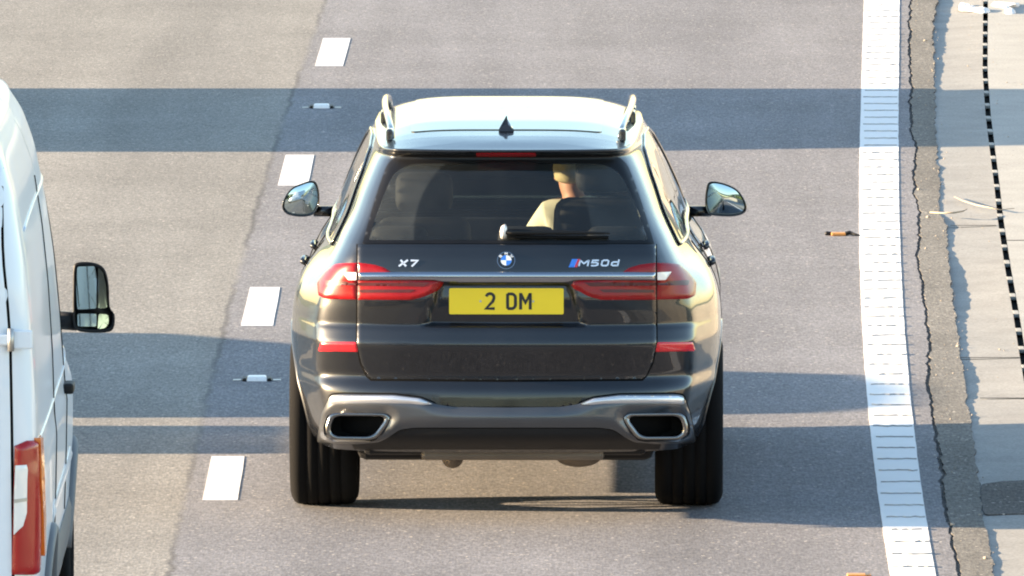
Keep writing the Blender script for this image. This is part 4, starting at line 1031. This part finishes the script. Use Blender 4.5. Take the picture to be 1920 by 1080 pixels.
twig([(1789,372,.01),(1805,383,.02),(1830,391,.02),(1850,398,.03),(1875,400,.02),(1902,397,.02)], 'long thin twig reaching over the drain slots', [.002,.003,.004,.004,.003,.002])
def rag(px, label, z0=Z_CONC, th=.02):
    Q = [ground(c, r, z0) for c, r in px]; cx_, cy_ = sum(q.x for q in Q)/len(Q), sum(q.y for q in Q)/len(Q); n = len(Q)
    V = []; 
    for s_, h in ((1,.001),(.92,th*.8),(.55,th),(.05,th*.7)):
        for q in Q: V.append(((q.x-cx_)*s_, (q.y-cy_)*s_, h*(1+random.uniform(-.3,.3))))
    Fx = [(j*n+i,j*n+(i+1)%n,(j+1)*n+(i+1)%n,(j+1)*n+i) for j in range(3) for i in range(n)]+[tuple(range(3*n,4*n))]
    o = mesh_obj('litter', V, Fx, M['litter']); o.location = (cx_,cy_,z0); return tag(o, label, 'litter', 'white litter on the concrete')
rag(crom([(1798,12),(1801,9),(1808,9),(1814,14),(1830,16),(1845,20),(1856,21),(1855,24),(1840,25),(1825,22),(1808,21),(1799,20)],2,True), 'crumpled white strip lying left of and across the drain slot')
rag(crom([(1862,8),(1900,8),(1912,10),(1908,14),(1895,15),(1890,24),(1905,25),(1900,27),(1884,26),(1886,16),(1862,12)],2,True), 'white scrap in the top right corner beyond the drain')
# stones lie loose on margin and concrete: uncountable grit
sb = bmesh.new()
def pebble(x, y, z, r):
    q = bmesh.ops.create_icosphere(sb, subdivisions=1, radius=r)
    for v in q['verts']: v.co = Vector((v.co.x*random.uniform(.8,1.3)+x, v.co.y*random.uniform(.9,1.6)+y, v.co.z*.7+z))
for i in range(260):
    y_ = random.uniform(69,110); xe = crack_x(y_); xs2 = slot_x(y_)
    if random.random() < .55: x_ = random.uniform(xe+.03, xe+.20); z_ = .003
    else: x_ = random.uniform(xe+.35, xs2+.4); z_ = Z_CONC+.003
    if abs(x_-xs2) < .03: continue
    pebble(x_, y_, z_, random.choice((.0025,.003,.003,.004,.006)))
for c, r in ((1786,985),(1740,408),(1797,650),(1848,1048),(1723,356),(1735,77)): q = ground(c, r); pebble(q.x, q.y, .004, .012)
tag(bm_obj('grit', sb, M['stone'], smooth=True), 'loose pale grit scattered along the asphalt edge', 'grit', kind='stuff')
# low ragged rubber seal along the slot edge is left out; central concrete barrier beyond the frame
bv = [(slot_x(y)+2.05, y) for y in (-150,-50,0,30,55,70,85,100,120,160,220,300,420,650)]
prof = [(0,0),(.0,.08),(.16,.30),(.22,.90),(.40,.90),(.46,.30),(.62,.08),(.62,0)]
V = [(x+a, y, b+Z_CONC) for x, y in bv for a, b in prof]; n = len(prof)
Fx = [(j*n+i,j*n+i+1,(j+1)*n+i+1,(j+1)*n+i) for j in range(len(bv)-1) for i in range(n-1)]
M['barrier'] = concrete('barrier_concrete', (.15,.145,.135), (.22,.21,.19))
tag(mesh_obj('barrier', V, Fx, M['barrier'], smooth=False), 'grey concrete step barrier along the central reserve', 'barrier')
tag(sheet('far_carriageway', [(slot_x(y)+2.8, y) for y in ys], [(slot_x(y)+17, y) for y in ys], -.004, M['road']), kind='structure')

# ---------------------------------------------------------------- vehicles in the lanes to the left, whose shadows cross the road
def side_vehicle(name, label, cat, x, yr_, prof, wd, wheels, glassy, m):
    """prof: side outline (y, z, inset of half width) from the rear, clockwise"""
    e = empty(name, (x, yr_, 0)); tag(e, label, cat, 'traffic in the left hand lanes')
    P = np.array([(y,z,i) for y,z,i in prof]); n = len(P)
    V = []; Fx = []
    cen = P[:,:2].mean(0)
    for sx_, ins in ((-1,.06),(-1,.0),(1,.0),(1,.06)):
        for y, z, i in P:
            q = cen+(np.array((y,z))-cen)*(1-ins*.35); V.append((sx_*(wd/2-i-(ins and 0)), q[0], q[1]) if ins==0 else (sx_*(wd/2-i+.012), q[0], q[1]))
    for a in range(3):
        for i in range(n): Fx.append((a*n+i, a*n+(i+1)%n, (a+1)*n+(i+1)%n, (a+1)*n+i))
    Fx += [tuple(range(n))[::-1], tuple(range(3*n,4*n))]
    mesh_obj('body', V, Fx, m, e, smooth=False)
    for wy, wr in wheels:
        for s_ in (-1,1): wheel(e, s_*(wd/2-.12), wy, wr, .22, s_, wr*.65, 8, n=32)
    for g in glassy:
        for s_ in (-1,1):
            V = []; c_ = np.mean([(a,b) for a,b,_ in g],axis=0)
            for o_ in (.016,.0):
                for a,b,i in g: V.append((s_*(wd/2-i+o_), a, b))
            k_ = len(g); Fx = [tuple(range(k_)), tuple(range(k_,2*k_))[::-1]]+[(q,(q+1)%k_,k_+(q+1)%k_,k_+q) for q in range(k_)]
            mesh_obj('side_window', V, Fx, M['gloss_black'], e, smooth=False)
    return e
T = math.tan(SUN_EL)
M['silver'] = mat('silver_car_paint', (.45,.46,.48), .35, metal=.5, coat=.8)
# near car: its shadow tip reaches the white edge line
d0 = depthY(78.0)
side_vehicle('silver_car', 'silver saloon in the next lane but one, outside the picture', 'car', -6.95, d0,
  [(0,.30,0),(-.02,.60,0),(.02,.88,0),(.05,.98,.05),(.10,1.25,.16),(.24,1.44,.22),(.6,1.53,.25),(1.5,1.545,.26),(2.25,1.50,.25),(2.62,1.26,.18),(3.10,1.00,.08),(3.95,.93,.05),(4.58,.80,.03),(4.72,.55,0),(4.70,.25,0)], 1.82, ((.85,.32),(3.55,.32)),
  [[(.5,1.0,.06),(.6,1.36,.20),(1.45,1.36,.23),(1.5,1.0,.06)],[(1.6,1.0,.06),(1.6,1.36,.23),(2.2,1.33,.22),(2.85,1.0,.07)]], M['silver'])
tr = empty('shadow_trailer', (-7.0, depthY(76.15), 0)); tag(tr, 'invented small box trailer outside the picture, added to cast a shadow stripe', 'trailer', 'traffic in the left hand lanes')  # invented trailer, added only for the shadow stripe behind the saloon's shadow
bm = bmesh.new(); add_box(bm, (0,.75,.68), (1.3,1.40,.62), .04); bm_obj('box', bm, M['van_grey'], tr)
bm = bmesh.new(); add_box(bm, (0,1.60,.42), (.08,.5,.06), .01); bm_obj('drawbar', bm, M['steel'], tr)
for s_ in (-1,1): wheel(tr, s_*.74, .75, .28, .15, s_, .17, 6, n=32)
# farther, taller unseen vehicle, its outline shaped to cast the upper shadow band
d1 = depthY(94.5)
side_vehicle('dark_shadow_van', 'dark van farther along the left lanes, outside the picture, shaped to cast the upper shadow band', 'car', -7.0, d1,
  [(0,.30,0),(-.03,.9,0),(.03,1.28,.05),(.30,1.55,.10),(.62,1.82,.14),(.95,1.98,.18),(2.5,2.02,.18),(4.3,2.0,.16),(4.95,1.93,.10),(5.0,1.2,.0),(5.0,.30,0)], 1.95, ((.9,.34),(4.2,.34)),
  [[(.5,1.15,.06),(.8,1.75,.15),(2.2,1.80,.16),(2.2,1.15,.04)],[(2.4,1.15,.04),(2.4,1.80,.16),(4.5,1.78,.14),(4.7,1.15,.03)]], M['van_grey'])

# ---------------------------------------------------------------- surroundings the paint and glass reflect
bm = bmesh.new(); add_box(bm, (0,-7,5.2), (70,13,1.0), .05)
for y_ in (-.9,-13.3): add_box(bm, (0,y_,6.1), (70,.3,.9), .03)
for x_ in (-19,22): add_box(bm, (x_,-7,2.3), (1.2,11,4.8), .05)
tag(bm_obj('overbridge', bm, M['concrete2']), 'concrete motorway overbridge the camera stands on', 'bridge')
tb = bmesh.new()
for i in range(170):
    if i < 110: x_ = random.choice((-1,1))*random.uniform(42,75); y_ = random.uniform(-260,-18)
    else: x_ = random.uniform(-60,80); y_ = random.uniform(-330,-270)
    s_ = random.uniform(2.5,4.5); q = bmesh.ops.create_icosphere(tb, subdivisions=2, radius=s_)
    for v in q['verts']: v.co = Vector((v.co.x*random.uniform(.85,1.15)+x_, v.co.y*random.uniform(.85,1.15)+y_, max(-.1, v.co.z*random.uniform(.85,1.3)+s_*.9)))
tag(bm_obj('woodland', tb, M['leaf']), 'far-off belt of trees behind the overbridge', 'woodland', kind='stuff')
